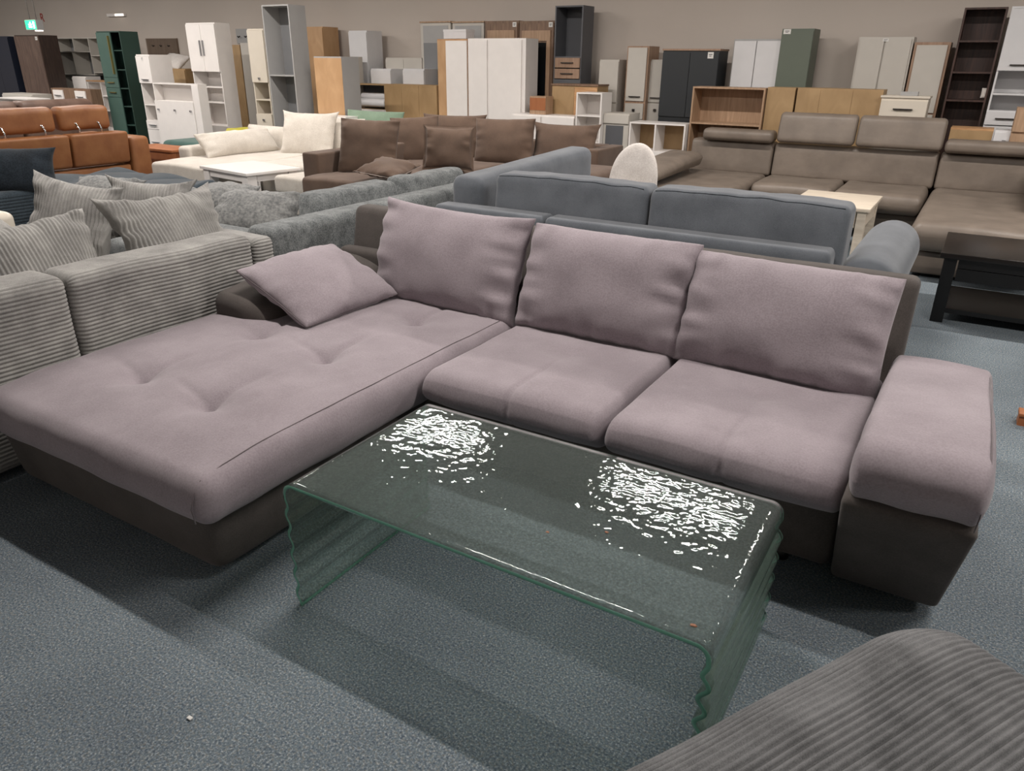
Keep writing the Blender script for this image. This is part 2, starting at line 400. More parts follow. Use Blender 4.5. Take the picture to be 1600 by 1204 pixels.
# ---------------------------------------------------------------- main corner sofa
def main_sofa():
    t = thing('corner_sofa', 'big corner sofa in mauve and charcoal with tufted chaise, behind the glass table', 'sofa', (-1.5, 2.2, 0))
    m = M['mauve']; ch = M['char']
    # dark plinth of the chaise, leaning in towards the floor
    def fb(v):
        k = 1-max(0, min(1, v.z/.27))
        v.y += .045*k if v.y < 1.6 else 0
        v.x -= .03*k if v.x > -2.2 and v.y < 2.4 else 0
        v.x += .006*noise.noise(v*4); v.y += .006*noise.noise(v*4+Vector((7, 0, 0)))
        return v
    rb('chaise_base', t, ch, -2.96, -1.775, 1.165, 3.15, .025, .28, .05, (12, 20, 5), fb)
    def fs(v):
        if v.y < 2.6: v.y += .03*(1-min(1, v.z/.3))
        v.y += .006*noise.noise(v*5); return v
    rb('seat_base', t, ch, -1.78, -.14, 2.235, 3.15, .035, .31, .03, (16, 8, 5), fs)
    # chaise cushion
    tuf = [(-2.545, 1.514), (-2.133, 1.491), (-2.533, 2.075), (-2.099, 2.028), (-2.077, 2.60), (-2.50, 2.62)]
    def fc(v):
        sx = (v.x+2.335)/.635; sy = (v.y-2.1)/.98
        if v.z > .38:
            v.z += .022*max(0, 1-sx*sx)**.6*max(0, 1-abs(sy)**3)
            for a, b in tuf:
                dx = v.x-a; dy = v.y-b; d2 = dx*dx+dy*dy
                v.z -= .034*math.exp(-d2/(2*.05**2))+.012*math.exp(-d2/(2*.014**2))
                v.z -= .013*math.exp(-dx*dx/(2*.012**2))*math.exp(-(dy-.10)**2/(2*.11**2))
                v.z -= .009*math.exp(-(dy+.25*dx)**2/(2*.012**2))*math.exp(-(dx+.11)**2/(2*.09**2))
            v.z += .0035*noise.noise(Vector((v.x*4, v.y*4, 1)))+.0015*noise.noise(Vector((v.x*22, v.y*9, 4)))
        if v.z < .34: v.z += .007*noise.noise(Vector((v.x*6, v.y*6, 2)))
        # the front corners droop over the plinth
        if v.y < 1.4: v.z -= .02*sm((1.4-v.y)/.3)*sm((v.z-.2)/.2)
        v.x += .006*noise.noise(Vector((3, v.y*5, v.z*9))); v.y += .006*noise.noise(Vector((v.x*5, 8, v.z*9)))
        return v
    rb('chaise_cushion', t, m, -2.985, -1.70, 1.12, 3.10, .265, .435, (.055, .06, .075), (92, 132, 5), fc, 6)
    # sewn seam along the chaise edge
    def top(x, y): return fc(Vector((x, y, .435))).z
    P = [(-1.755, y/100, top(-1.755, y/100)+.0005) for y in range(124, 290, 4)]
    P = [(-1.748, 1.117, .29), (-1.75, 1.112, .34), (-1.752, 1.128, .375), (-1.754, 1.16, top(-1.755, 1.17)-.008), (-1.755, 1.2, top(-1.755, 1.2)-.005)]+P
    tube('seam', t, M['seam'], P, .0022, 6)
    # two seat cushions with a rolled front
    def seat(x0, x1, sd):
        cx = (x0+x1)/2
        def f(v):
            sx = (v.x-cx)/((x1-x0)/2); sy = (v.y-2.1)/.95
            if v.z > .39:
                v.z += .020*max(0, 1-abs(sx)**4)*max(0, 1-max(0, sy)**2)
                v.z -= .014*math.exp(-((v.x-cx-.02)**2+(v.y-2.60)**2)/(2*.045**2))
                v.z -= .008*math.exp(-(v.x-cx-.02)**2/(2*.008**2))*sm((2.6-v.y)/.3)
                v.z += .004*noise.noise(Vector((v.x*4, v.y*5, sd)))
            if v.y < 2.3:
                v.y -= .012*max(0, 1-abs(sx)**3)*1+.006*noise.noise(Vector((v.x*7, sd, v.z*9)))
                v.y += .010*math.exp(-(v.x-cx-.02)**2/(2*.009**2))
            if v.z < .36 and v.y < 2.5: v.y += .05*(1-sm((v.z-.27)/.1)); 
            v.z += .006*noise.noise(Vector((v.x*5, sd+4, 1)))
            return v
        rb('seat_cushion', t, m, x0, x1, 2.105, 3.10, .275, .43, (.035, .09, .085), (84, 34, 6), f, 6)
    seat(-1.695, -.918, 1.); seat(-.912, -.125, 5.)
    # backrest: slanting upholstered panel
    def fbk(v):
        k = (v.z-.3)/.5
        v.y += .10*k
        v.z += .004*noise.noise(v*4); return v
    rb('backrest', t, ch, -2.94, -.095, 3.07, 3.19, .06, .80, .035, (30, 3, 8), fbk, 4)
    rb('backrest_corner', t, ch, -2.945, -2.45, 3.02, 3.12, .42, .60, .03, (6, 3, 3), None, 4)
    # low wedge arm at the chaise side
    def fl(v):
        k = sm((v.y-2.16)/.3)
        if v.z > .5: v.z += .03*k+.05*(v.x < -2.8)*0
        k2 = max(0, (v.x+2.86)/.26)
        if v.z > .45: v.z -= .075*k2*k2
        v.y += .05*max(0, (v.x+2.75)/.15)*(1 if v.y < 2.4 else 0)
        return v
    rb('armrest', t, ch, -2.955, -2.60, 2.17, 3.06, .30, .545, (.05, .05, .06), (8, 10, 4), fl, 5)
    # right arm block: plinth slants outward as it rises; thick pad on top
    def fa(v):
        k = max(0, min(1, v.z/.42))
        if v.y < 2.5: v.y -= .23*k
        if v.x > .03: v.x += .03*k
        return v
    a = rb('armrest', t, ch, -.132, .175, 2.25, 3.03, .03, .44, .022, (8, 10, 8), fa)
    def fp(v):
        y = (v.y-1.985)/1.06
        if v.z > .5:
            v.z += .012*(1-((v.x-.04)/.17)**2)-.055*sm((y-.15)/.85)
        v.x += .005*noise.noise(v*6)
        if v.y < 2.1: v.z += .012*noise.noise(Vector((v.x*7, 0, v.z*3)))
        if v.z < .5 and v.y < 2.3: v.y += .015
        return v
    rb('arm_pad', t, m, -.128, .212, 1.985, 3.055, .425, .615, (.03, .10, .085), (10, 24, 5), fp, 6, label='mauve padded arm top')
    tube('seam', t, M['seam'], [(.19, 2.003, .45), (.192, 1.995, .5), (.193, 2.01, .56), (.192, 2.05, .60), (.19, 2.12, .622), (.19, 2.3, .617), (.19, 2.6, .595), (.19, 2.9, .565)], .002, 6)
    for (x, y) in ((-.03, 2.33), (.12, 2.33), (-.3, 2.31), (-1.65, 2.33), (-2.85, 1.3), (-1.9, 1.3), (-.3, 3.05), (-2.85, 3.0)):
        tube('foot', t, M['foot'], [(x, y, 0), (x, y, .045)], .028, 14)
main_sofa()
gb = 'loose back cushions of the mauve corner sofa'
def lean(x, y0, y1, z0, z1): return Vector((0, y1-y0, z1-z0))
pillow('back_cushion', 'mauve back cushion at the chaise end, left of the three along the sofa back', 'cushion', M['mauve2'], (.87, .50, .25), (-2.14, 2.95, .652), (1, -.03, -.015), (0, .15, .43), gb, seed=1, pinch=.035, ear=.012, a=.36, sag=.3, wr=.015)
pillow('back_cushion', 'mauve back cushion in the middle of the three along the sofa back', 'cushion', M['mauve2'], (.80, .485, .26), (-1.295, 2.94, .643), (1, .0, -.005), (0, .17, .43), gb, seed=2, pinch=.035, ear=-.006, a=.36, wr=.016)
pillow('back_cushion', 'mauve back cushion beside the right arm, under the bare end of the backrest', 'cushion', M['mauve2'], (.79, .465, .26), (-.53, 2.93, .628), (1, 0, -.01), (0, .17, .41), gb, seed=3, pinch=.035, ear=-.006, a=.36, wr=.016)
TL, TR, BL, BR = Vector((-2.83, 2.33, .645)), Vector((-2.82, 2.95, .655)), Vector((-2.42, 2.22, .462)), Vector((-2.39, 2.82, .462))
pillow('throw_pillow', 'small mauve piped pillow lying slanted against the low left arm of the chaise', 'cushion', M['mauve2'], (.62, .48, .18), (TL+TR+BL+BR)/4+Vector((.03, -.06, .008)), (TR-TL)+(BR-BL), (TL-BL)+(TR-BR), seed=5, pinch=.05, piping=M['seam'], wr=.009, ear=-.012)

# ---------------------------------------------------------------- glass table
def glass_table():
    t = thing('coffee_table', 'bent glass coffee table with wavy glass sides and a rippled top', 'coffee table', (-.89, 1.585, 0))
    xl, xr, ya, yb, zt, th = -1.512, -.263, 1.255, 1.912, .43, .011
    R = .032
    # centre line of the sheet: left foot -> wavy -> bend -> top -> bend -> wavy -> right foot
    def side(sgn, xc, z):
        k = min(1, max(0, (zt-R-z)/.05))
        return xc+sgn*((.0065 if sgn > 0 else .010)*k*math.sin(z/.070*2*pi+.6)+ .006*(1-z/zt))
    def sec(kind):
        P = []
        if kind == 'top':
            for i in range(9):
                a = i/8*pi/2; P.append((xl+R-R*math.cos(a), zt-R+R*math.sin(a)))
            for i in range(1, 24): P.append((xl+R+(xr-xl-2*R)*i/24, zt))
            for i in range(9):
                a = i/8*pi/2; P.append((xr-R+R*math.sin(a), zt-R+R*math.cos(a)))
        else:
            xc = xl if kind == 'l' else xr; sg = 1 if kind == 'l' else -1
            for i in range(97):
                z = .002+(zt-R-.002)*i/96; P.append((side(sg, xc, z), z))
        return P
    ny = 24
    def build(kind, name, mat):
        P = sec(kind); n = len(P); V = []; Fc = []; mi = []
        off = []
        for i in range(n):
            a = P[max(0, i-1)]; b = P[min(n-1, i+1)]
            d = Vector((b[0]-a[0], b[1]-a[1])).normalized(); off.append(Vector((-d.y, d.x)))
        if kind != 'top': off[-1] = Vector((-1, 0)); off[0] = off[0]
        else: off[0] = Vector((-1, 0)); off[-1] = Vector((1, 0))
        for s in (1, -1):
            for i in range(n):
                for j in range(ny+1):
                    y = ya+(yb-ya)*j/ny
                    V.append(Vector((P[i][0]+off[i].x*th/2*s, y, P[i][1]+off[i].y*th/2*s)))
        S = n*(ny+1)
        for s in (0, 1):
            for i in range(n-1):
                for j in range(ny):
                    q = s*S+i*(ny+1)+j; Fc.append((q, q+1, q+ny+2, q+ny+1)); mi.append(0)
        for i in range(n-1):
            for j in (0, ny):
                q = i*(ny+1)+j; Fc.append((q, q+ny+1, q+ny+1+S, q+S)); mi.append(1)
        if kind != 'top':
            for j in range(ny): Fc.append((j, j+1, j+1+S, j+S)); mi.append(1)
        return mesh(name, V, Fc, [mat, M['gedge']], t, mats=mi)
    build('top', 'tabletop', M['glass'])
    build('l', 'side_panel', M['gside']); build('r', 'side_panel', M['gside'])
glass_table()
# crumbs lying on the tabletop and the carpet
for (x, y, z, s, lab) in ((-.62, 1.52, .4365, .0045, 'tiny brown crumb near the middle of the glass top'), (-.75, 1.44, .4365, .004, 'tiny brown crumb left of centre on the glass top'), (-.315, 1.30, .4365, .006, 'orange brown crumb by the near right corner of the glass top'),):
    V, Fc = rbgeo(x-s, x+s, y-s*.7, y+s*.7, z, z+s*.7, s*.45, (2, 2, 1), lambda v: v+Vector((.003*noise.noise(v*330), .003*noise.noise(v*270+Vector((3, 1, 0))), 0)))
    o = mesh('crumb', V, Fc, M['crumb']); tag(o, lab, 'crumb', 'crumbs')
V, Fc = rbgeo(-1.43, -1.415, .79, .80, .002, .006, .002, (1, 1, 1))
o = mesh('paper_scrap', V, Fc, M['tag']); tag(o, 'tiny white scrap of paper on the carpet in front of the chaise', 'scrap')

# ---------------------------------------------------------------- corduroy ottoman
def ottoman():
    rz = math.radians(-28.9)
    t = thing('ottoman', 'dark grey wide-wale corduroy ottoman in the lower right corner', 'ottoman', (.105, 1.655, 0), rz)
    p = .0148; rx, ry, rz_ = .13, .20, .10; x1_, y0_, zt = 1.02, -1.1, .475; amp = .0085
    def f(v):
        cx = min(max(v.x, rx), x1_-rx); cy = min(max(v.y, y0_+ry), -ry); cz = min(max(v.z, .2+rz_), zt-rz_)
        n = Vector(((v.x-cx)/rx, (v.y-cy)/ry, (v.z-cz)/rz_))
        if n.length > 1e-6: n.normalize()
        # distance run across the wales, over the rounded edge and down the side
        ph = math.atan2(max(0, (rx-v.x)/rx), max(1e-6, (v.z-(zt-rz_))/rz_)) if v.x < rx else 0
        s_ = v.x if v.x >= rx else (rx-.115*ph if v.z > zt-rz_ else rx-.115*pi/2-(zt-rz_-v.z))
        rr = abs(math.sin(pi*s_/p))**.7
        sx = (v.x-.5)/.5; sy = (v.y+.55)/.55
        o = v+n*amp*(rr-.6)
        if v.z > .3:
            o.z += .018*max(0, 1-sx*sx)*max(0, 1-sy*sy)+.007*noise.noise(Vector((v.x*5, v.y*5, 0)))
        return o
    V, Fc = rbgeo(0, x1_, y0_, 0, .20, zt, (rx, ry, rz_), (330, 30, 4), f, 56)
    mesh('seat_cushion', V, Fc, M['ottoman'], t)
    rb('base', t, M['ottoman'], .03, .99, -1.07, -.03, .04, .20, (.08, .12, .02), (12, 12, 2))
    for (x, y) in ((.15, -.15), (.85, -.15), (.15, -.95), (.85, -.95)):
        tube('foot', t, M['foot'], [(x, y, 0), (x, y, .045)], .025, 12)
ottoman()

# ---------------------------------------------------------------- light grey corduroy sofa on the left
def ribz(mesh_f=None, p=.0175, a=.0035, sx=1):
    def f(v):
        v = Vector(v)
        r = abs(math.sin(pi*v.z/p))**.6-.6
        v.x += a*r*sx
        return v
    return f
def cord_sofa():
    t = thing('corduroy_sofa', 'light grey corduroy sofa, its ribbed back against the left side of the chaise', 'sofa', (-3.4, 1.6, 0))
    # back panels facing the chaise: horizontal wales that run on over the top edge
    def wale(x0, x1, y0, y1, zt, r, am=.0058, p=.0172):
        def f(v):
            cx = min(max(v.x, x0+r), x1-r); cy = min(max(v.y, y0+r), y1-r); cz = min(max(v.z, .03+r), zt-r)
            n = Vector((v.x-cx, v.y-cy, v.z-cz))
            if n.length > 1e-6: n.normalize()
            if v.z > zt-r and v.x > x1-r: s_ = zt-r+r*math.atan2(v.z-(zt-r), max(1e-6, v.x-(x1-r)))
            elif v.z > zt-r: s_ = zt-r+r*pi/2+(x1-r-v.x)
            else: s_ = v.z
            o = v+n*am*(abs(math.sin(pi*s_/p))**.7-.6)
            o.x += .008*noise.noise(Vector((1, v.y*3, v.z*4))); o.z += .006*noise.noise(Vector((v.x*3, v.y*4, 2)))*(v.z > .4)
            return o
        return f
    for (a, b, zt) in ((.35, 1.58, .745), (1.588, 2.525, .74)):
        rb('back_panel', t, M['cord'], -3.26, -3.03, a, b, .03, zt, .045, (60, 14, 240), wale(-3.26, -3.03, a, b, zt, .045), 18)
    rb('armrest', t, M['cord'], -4.1, -3.03, 2.535, 2.66, .03, .715, .035, (60, 3, 240), wale(-4.1, -3.03, 2.535, 2.66, .715, .035), 14)
    rb('seat', t, M['cord'], -4.35, -3.26, .35, 2.53, .05, .44, .05, (8, 10, 3), None, 4)
    # rolled arm further left
    def f3(v):
        r = abs(math.sin(pi*v.x/.022))**.6-.6
        if v.z > .6: v.z += .005*r-.10*((v.y-1.75)/.5)**2
        return v
    rb('bolster', t, M['cord'], -4.55, -4.10, 1.25, 2.0, .44, .82, (.14, .12, .14), (180, 10, 3), f3, 8, label='rounded ribbed bolster at the far side')
cord_sofa()
gc = 'corduroy cushions on the light grey sofa'
cm = M['cord']
def cp(label, size, c, wd, hd, seed, **k):
    pillow('cushion', label, 'cushion', cm, size, c, wd, hd, gc, seed=seed, rib=(0, .0172, .009), grid=(230, 34), pinch=.12, wr=.022, a=.40, **k)
cp('corduroy cushion nearest the camera, cut by the left edge of the picture', (.66, .50, .22), (-3.40, 1.64, .68), (.05, 1, .02), (-.26, 0, .42), 11, ear=.01)
cp('corduroy cushion second along the ribbed back, with two raised corners', (.60, .50, .22), (-3.40, 2.36, .70), (.02, 1, .0), (-.24, 0, .42), 12, ear=.05)
cp('tall pointed corduroy cushion with a smooth brushed face behind the two front ones', (.46, .46, .22), at(114, 345, 2.35), (.80, .60, -.22), (-.25, -.02, .45), 13, ear=.02)
cp('corduroy cushion lying behind, half hidden by the front right corduroy cushion', (.48, .34, .18), at(236, 328, 2.72), (.86, .5, -.04), (-.2, 0, .34), 14, ear=.07)

# ---------------------------------------------------------------- grey chenille sofa behind it
def boucle_sofa():
    t = thing('chenille_sofa', 'mottled grey chenille sofa between the corduroy sofa and the slate sofa', 'sofa', (-3.6, 3.5, 0))
    b = M['boucle']
    def fb(v):
        v.z += .0*v.y; v.x -= .05*(v.z/.74)*0; return v
    rb('backrest', t, b, -3.30, -3.09, 2.69, 5.0, .04, .73, (.05, .05, .05), (4, 24, 6), fb, 5)
    rb('armrest', t, b, -4.25, -3.20, 2.69, 2.86, .04, .68, (.04, .05, .04), (12, 3, 6), None, 5)
    rb('seat', t, b, -6.0, -4.25, 2.90, 4.0, .03, .42, .05, (10, 8, 3), None, 4)
    rb('seat', t, b, -4.2, -3.30, 2.86, 5.0, .0, .42, .05, (8, 12, 3), None, 4)
    def slab(y0, y1, sd):
        def f(v):
            v.x -= .30*(v.z-.66)
            v.z += .012*noise.noise(Vector((v.y*6, v.x*6, sd)))
            k = sm((y0+.16-v.y)/.16); 
            v.y += .10*max(0, (v.z-.6)/.25)*k
            return v
        rb('back_cushion', t, b, -3.50, -3.31, y0, y1, .42, .80, (.04, .04, .035), (4, 14, 8), f, 4)
    slab(3.24, 4.05, 1); slab(4.07, 4.85, 4)
boucle_sofa()
g2 = 'loose fleece cushions on the grey chenille sofa'
def bp(label, size, c, wd, hd, seed, **k):
    pillow('cushion', label, 'cushion', M['boucle2'], size, c, wd, hd, g2, seed=seed, pinch=.06, wr=.018, **k)
bp('grey fleece cushion leaning on the arm of the chenille sofa, right of the corduroy cushions', (.56, .36, .20), at(400, 334, 3.35), (.93, .40, -.05), (-.1, .26, .24), 21, ear=.03)
bp('flat grey fleece cushion lying at the back, left of the white table leg', (.40, .34, .16), at(352, 308, 3.62), (.9, .4, -.02), (-.1, .3, .12), 22)
bp('grey fleece cushion standing beside the tufted blue daybed', (.50, .30, .18), at(165, 300, 3.45), (.86, .5, -.05), (-.2, .25, .2), 23, ear=.04)
bp('long grey fleece cushion behind the raised corduroy cushion corner', (.60, .30, .16), at(268, 315, 3.5), (.88, .45, -.05), (-.1, .25, .16), 24)

# ---------------------------------------------------------------- slate sofa behind the main one
def slate_sofa():
    t = thing('slate_sofa', 'slate grey fabric sofa seen from behind with boxy cushions, back to the mauve sofa', 'sofa', (-1.7, 4.5, 0))
    s = M['slate']
    rb('back_panel', t, s, -2.965, -2.155, 3.93, 4.10, .05, .70, (.03, .035, .045), (10, 3, 6), None, 5)
    rb('back_panel', t, s, -2.150, -.53, 3.93, 4.10, .05, .70, (.03, .035, .045), (16, 3, 6), None, 5)
    rb('side_panel', t, s, -3.02, -2.86, 4.10, 5.9, .0, .66, .04, (3, 10, 4))
    rb('seat', t, s, -2.85, -.66, 4.11, 5.05, .08, .43, .05, (14, 8, 3), None, 4)
    rb('chaise_seat', t, s, -2.86, -1.9, 5.05, 5.95, .08, .43, .05, (8, 8, 3), None, 4)
    def cush(x0, x1, y0, y1, z1, sd, f0=None):
        def f(v):
            sx = (v.x-x0)/(x1-x0)*2-1
            v.z += .012*max(0, 1-sx*sx)+.008*noise.noise(Vector((v.x*8, v.y*8, sd)))
            if v.z > .7: v.y += .09*(v.z-.7)
            v.y += .010*noise.noise(Vector((v.x*6, v.z*8, sd+3)))
            return v
        o = rb('back_cushion', t, s, x0, x1, y0, y1, .44, z1, (.045, .04, .05), (22, 5, 10), f0 or f, 5)
        tube('seam', o, M['navy'], [f(Vector((x0+.03+(x1-x0-.06)*i/24, y0+.012, z1-.014))) for i in range(25)], .0025, 5)
    cush(-2.62, -1.585, 4.12, 4.33, .895, 1); cush(-1.575, -.50, 4.12, 4.34, .895, 2)
    # side cushion along the left back, highest at its far end
    def fl(v):
        k = (v.y-4.15)/1.8
        if v.z > .6: v.z += .06*k
        v.x += .01*noise.noise(v*6)
        return v
    rb('side_cushion', t, s, -2.98, -2.74, 4.14, 5.85, .44, .855, (.07, .06, .07), (5, 26, 8), fl, 5)
    # round bolster arm on the right
    P = []; R = []
    for i in range(25):
        y = 4.13+1.30*i/24; e = min(i, 24-i); P.append((-.375, y, .485)); R.append(.165*(1-.10*max(0, 1-e/2.)**2))
    o = tube('bolster_arm', t, s, P, R, 36)
    rb('arm_base', t, s, -.50, -.25, 4.2, 5.38, .05, .44, .05, (4, 8, 4))
slate_sofa()

# ---------------------------------------------------------------- brown corner sofa
def brown_sofa():
    t = thing('brown_sofa', 'brown fabric corner sofa with loose cushions in front of the white wardrobes', 'sofa', (-4.7, 6.8, 0))
    b = M['brown']
    rb('left_back', t, b, -5.70, -5.49, 5.46, 8.05, .04, .71, .022, (3, 12, 4), label='low side back at the left end')
    rb('main_back', t, b, -5.49, -3.58, 7.88, 8.07, .04, .71, .022, (12, 3, 4))
    rb('right_arm', t, b, -3.58, -3.42, 7.40, 8.07, .04, .71, .022, (3, 4, 4))
    def fs(v):
        if v.z > .45: v.z += .012*noise.noise(v*4)
        return v
    rb('seat', t, b, -5.48, -4.41, 5.20, 7.87, .12, .53, (.04, .05, .05), (14, 24, 3), fs, 4)
    rb('seat', t, b, -4.41, -3.59, 6.48, 7.87, .12, .53, (.04, .05, .05), (10, 12, 3), fs, 4)
    rb('footrest', t, b, -3.57, -3.08, 6.60, 7.39, .10, .575, (.08, .08, .09), (8, 8, 3), None, 4, label='rounded brown seat end past the slate cushion')
    for (x, y) in ((-5.6, 5.55), (-4.5, 5.35), (-3.1, 6.7), (-3.5, 8.0)): tube('foot', t, M['foot'], [(x, y, 0), (x, y, .13)], .03, 10)
brown_sofa()
gbr = 'brown cushions along the back of the brown sofa'
def brp(label, size, c, wd, hd, seed, g=gbr, **k):
    pillow('cushion', label, 'cushion', M['brown'], size, c, wd, hd, g, seed=seed, pinch=.05, wr=.016, n=30, **k)
brp('big brown cushion nearest the left arm end of the brown sofa', (.60, .54, .22), at(576, 230, 5.88), (.92, .40, -.03), (-.05, .16, .5), 31)
brp('second brown cushion from the left, tilted into the sofa corner', (.54, .52, .20), at(650, 220, 6.95), (.80, .60, .05), (-.05, .12, .5), 32)
brp('tall brown cushion in the corner behind the bordered one', (.74, .52, .22), at(709, 216, 7.42), (.95, .3, 0), (0, .12, .5), 33, ear=.02)
brp('brown cushion directly right of the bordered one', (.68, .50, .22), at(788, 222, 7.3), (.97, .25, .02), (0, .14, .5), 34)
brp('rightmost brown cushion on the back of the brown sofa', (.72, .44, .20), at(882, 227, 7.52), (.99, .12, 0), (0, .14, .48), 35, ear=.04)
brp('small brown cushion with a sewn border standing in the middle of the brown sofa', (.46, .38, .15), at(701, 231, 6.32), (.88, .48, -.02), (-.08, .1, .4), 36, 'small bordered brown cushions', flange=.03)
brp('small brown cushion with a sewn border lying flat on the brown seat', (.42, .42, .12), at(607, 263, 5.50), (.95, .12, -.10), (-.35, .75, .16), 37, 'small bordered brown cushions', flange=.025)

# ---------------------------------------------------------------- cream sofa and white table
def cream_sofa():
    t = thing('cream_sofa', 'cream velvet corner sofa behind the white coffee table', 'sofa', (-7.3, 6.6, 0))
    c = M['cream']
    def f(v):
        if v.z > .38:
            v.z += .008*math.sin(v.x*7)*math.sin(v.y*6)
        return v
    rb('chaise_seat', t, c, -8.28, -7.30, 5.55, 7.6, .06, .435, (.05, .05, .05), (14, 24, 4), f, 4)
    rb('seat', t, c, -7.28, -6.32, 6.27, 7.6, .25, .435, (.05, .05, .05), (12, 24, 3), f, 4)
    rb('base', t, c, -7.28, -6.32, 6.30, 7.6, .05, .245, .02, (8, 8, 2))
    rb('chaise_seat', t, c, -6.26, -5.74, 5.56, 7.6, .255, .435, (.05, .05, .05), (8, 24, 3), f, 4)
    rb('base', t, c, -6.25, -5.75, 5.58, 7.6, .05, .25, .02, (8, 8, 2))
    for (x, y) in ((-8.2, 5.65), (-7.4, 5.65), (-6.2, 5.65), (-5.8, 5.65), (-8.4, 7.7), (-5.8, 7.7)): tube('foot', t, M['foot'], [(x, y, 0), (x, y, .07)], .025, 10)
    rb('back', t, c, -8.5, -5.74, 7.62, 7.82, .05, .62, .05, (14, 3, 4))
    rb('side_back', t, c, -8.5, -8.28, 6.1, 7.62, .05, .55, .05, (3, 10, 4))
cream_sofa()
gcr = 'cream cushions of the cream sofa'
def crp(label, size, c, wd, hd, seed, **k):
    pillow('cushion', label, 'cushion', M['cream'], size, c, wd, hd, gcr, seed=seed, pinch=.04, wr=.012, n=28, **k)
crp('long cream lumbar cushion lying along the left side of the cream sofa', (1.15, .34, .22), (-8.10, 6.72, .56), (0, 1, 0), (-.2, 0, .25), 41)
crp('wide cream back cushion behind the lumbar cushion', (.95, .38, .22), at(425, 219, 7.42), (1, 0, 0), (0, .1, .36), 42)
crp('large square cream pillow standing with pointed corners on the cream sofa', (.74, .56, .22), at(482, 211, 7.25), (.97, .25, 0), (0, .2, .5), 43, ear=.05)
crp('cream cushion partly hidden behind the brown sofa', (.70, .54, .20), at(535, 218, 7.5), (1, 0, 0), (0, .12, .5), 44)
pillow('cushion', 'mustard yellow cushion lying above the long cream cushion', 'cushion', M['yellow'], (.62, .42, .13), (-9.15, 7.75, .565), (.75, .66, 0), (-.66, .75, .1), seed=45, n=24)
o = tag(rb('ottoman', None, M['green_soft'], -9.75, -8.72, 6.75, 7.95, .02, .50, (.08, .08, .08), (8, 8, 3), None, 4), 'dark green velvet ottoman left of the cream sofa', 'ottoman')
pillow('cushion', 'sage green cushion peeping out behind the first brown cushion', 'cushion', M['sage_soft'], (1.0, .40, .16), (-7.15, 8.22, .72), (1, 0, 0), (0, .1, .4), seed=46, n=24)
def rtable(name, label, x0, x1, y0, y1, h, mt, ml, leg=.07, th=.03, apron=.07, rz=0, c=None, drawer=False, taper=0):
    cx, cy = (x0+x1)/2, (y0+y1)/2
    t = thing(name, label, 'coffee table', (cx, cy, 0), rz)
    if rz: x0, x1, y0, y1 = x0-cx, x1-cx, y0-cy, y1-cy
    rb('tabletop', t, mt, x0, x1, y0, y1, h-th, h, .004, (2, 2, 1))
    e = .025
    for sx in (0, 1):
        for sy in (0, 1):
            a = x0+e if sx == 0 else x1-e-leg; b = y0+e if sy == 0 else y1-e-leg
            boxes('leg', t, ml, [(a, a+leg, b, b+leg, 0, h-th)])
    g = e+.01
    boxes('apron', t, ml, [(x0+g+leg, x1-g-leg, y0+g, y0+g+.02, h-th-apron, h-th), (x0+g+leg, x1-g-leg, y1-g-.02, y1-g, h-th-apron, h-th), (x0+g, x0+g+.02, y0+g+leg, y1-g-leg, h-th-apron, h-th), (x1-g-.02, x1-g, y0+g+leg, y1-g-leg, h-th-apron, h-th)])
    return t, (x0, x1, y0, y1)
rtable('coffee_table', 'white coffee table with thick legs in front of the cream sofa', -7.28, -6.37, 5.43, 6.10, .46, M['white'], M['white'], leg=.11, rz=math.radians(-8.5))
t, b = rtable('coffee_table', 'pale washed wood coffee table with a drawer in front of the taupe sofa', -1.34, -.69, 6.86, 7.68, .46, M['pale'], M['pale'], leg=.07, apron=.14)
boxes('drawer', t, M['pale'], [(-1.23, -.80, 6.885, 6.895, .31, .41)])
t, b = rtable('coffee_table', 'black coffee table with a lower shelf at the right edge', -.09, .95, 5.46, 6.22, .46, M['black'], M['blackleg'], leg=.075, th=.035, apron=.06)
boxes('shelf', t, M['blackleg'], [(-.05, .92, 5.52, 6.17, .06, .09)])
boxes('drawer', t, M['blackleg'], [(.02, .84, 5.50, 6.1, .28, .36)])

# ---------------------------------------------------------------- cognac leather sofa, seen from behind
def cognac():
    t = thing('leather_sofa', 'cognac leather sofa seen from behind with raised headrests on brackets', 'sofa', (-9.1, 4.3, 0))
    c = M['cognac']
    def lf(v):
        v.x -= .12*(.75-v.z); return v
    for (y0, y1) in ((3.0, 4.10), (4.12, 4.88), (4.9, 5.58)):
        rb('back_panel', t, c, -8.85, -8.62, y0, y1, .40, .75, .03, (3, 8, 4), lf, 4)
    rb('lower_panel', t, c, -8.90, -8.68, 3.0, 5.58, .0, .37, .02, (3, 8, 3))
    rb('armrest', t, c, -9.75, -8.64, 5.60, 5.85, .05, .68, .05, (8, 4, 5), None, 4)
    rb('seat', t, c, -9.8, -8.9, 3.0, 5.58, .1, .42, .05, (6, 8, 3))
    def hf(v):
        v.z += .012*noise.noise(v*4); return v
    for (y0, y1) in ((3.05, 4.06), (4.10, 4.86), (4.90, 5.50)):
        hd = rb('headrest', t, c, -8.98, -8.78, y0, y1, .775, 1.035, (.07, .06, .06), (4, 10, 5), hf, 5)
        for yy in (y0+.18, y1-.16):
            tube('bracket', hd, M['chrome'], [(-8.76, yy, .70), (-8.75, yy, .80), (-8.775, yy-.01, .85), (-8.80, yy-.03, .87)], .009, 8)
cognac()
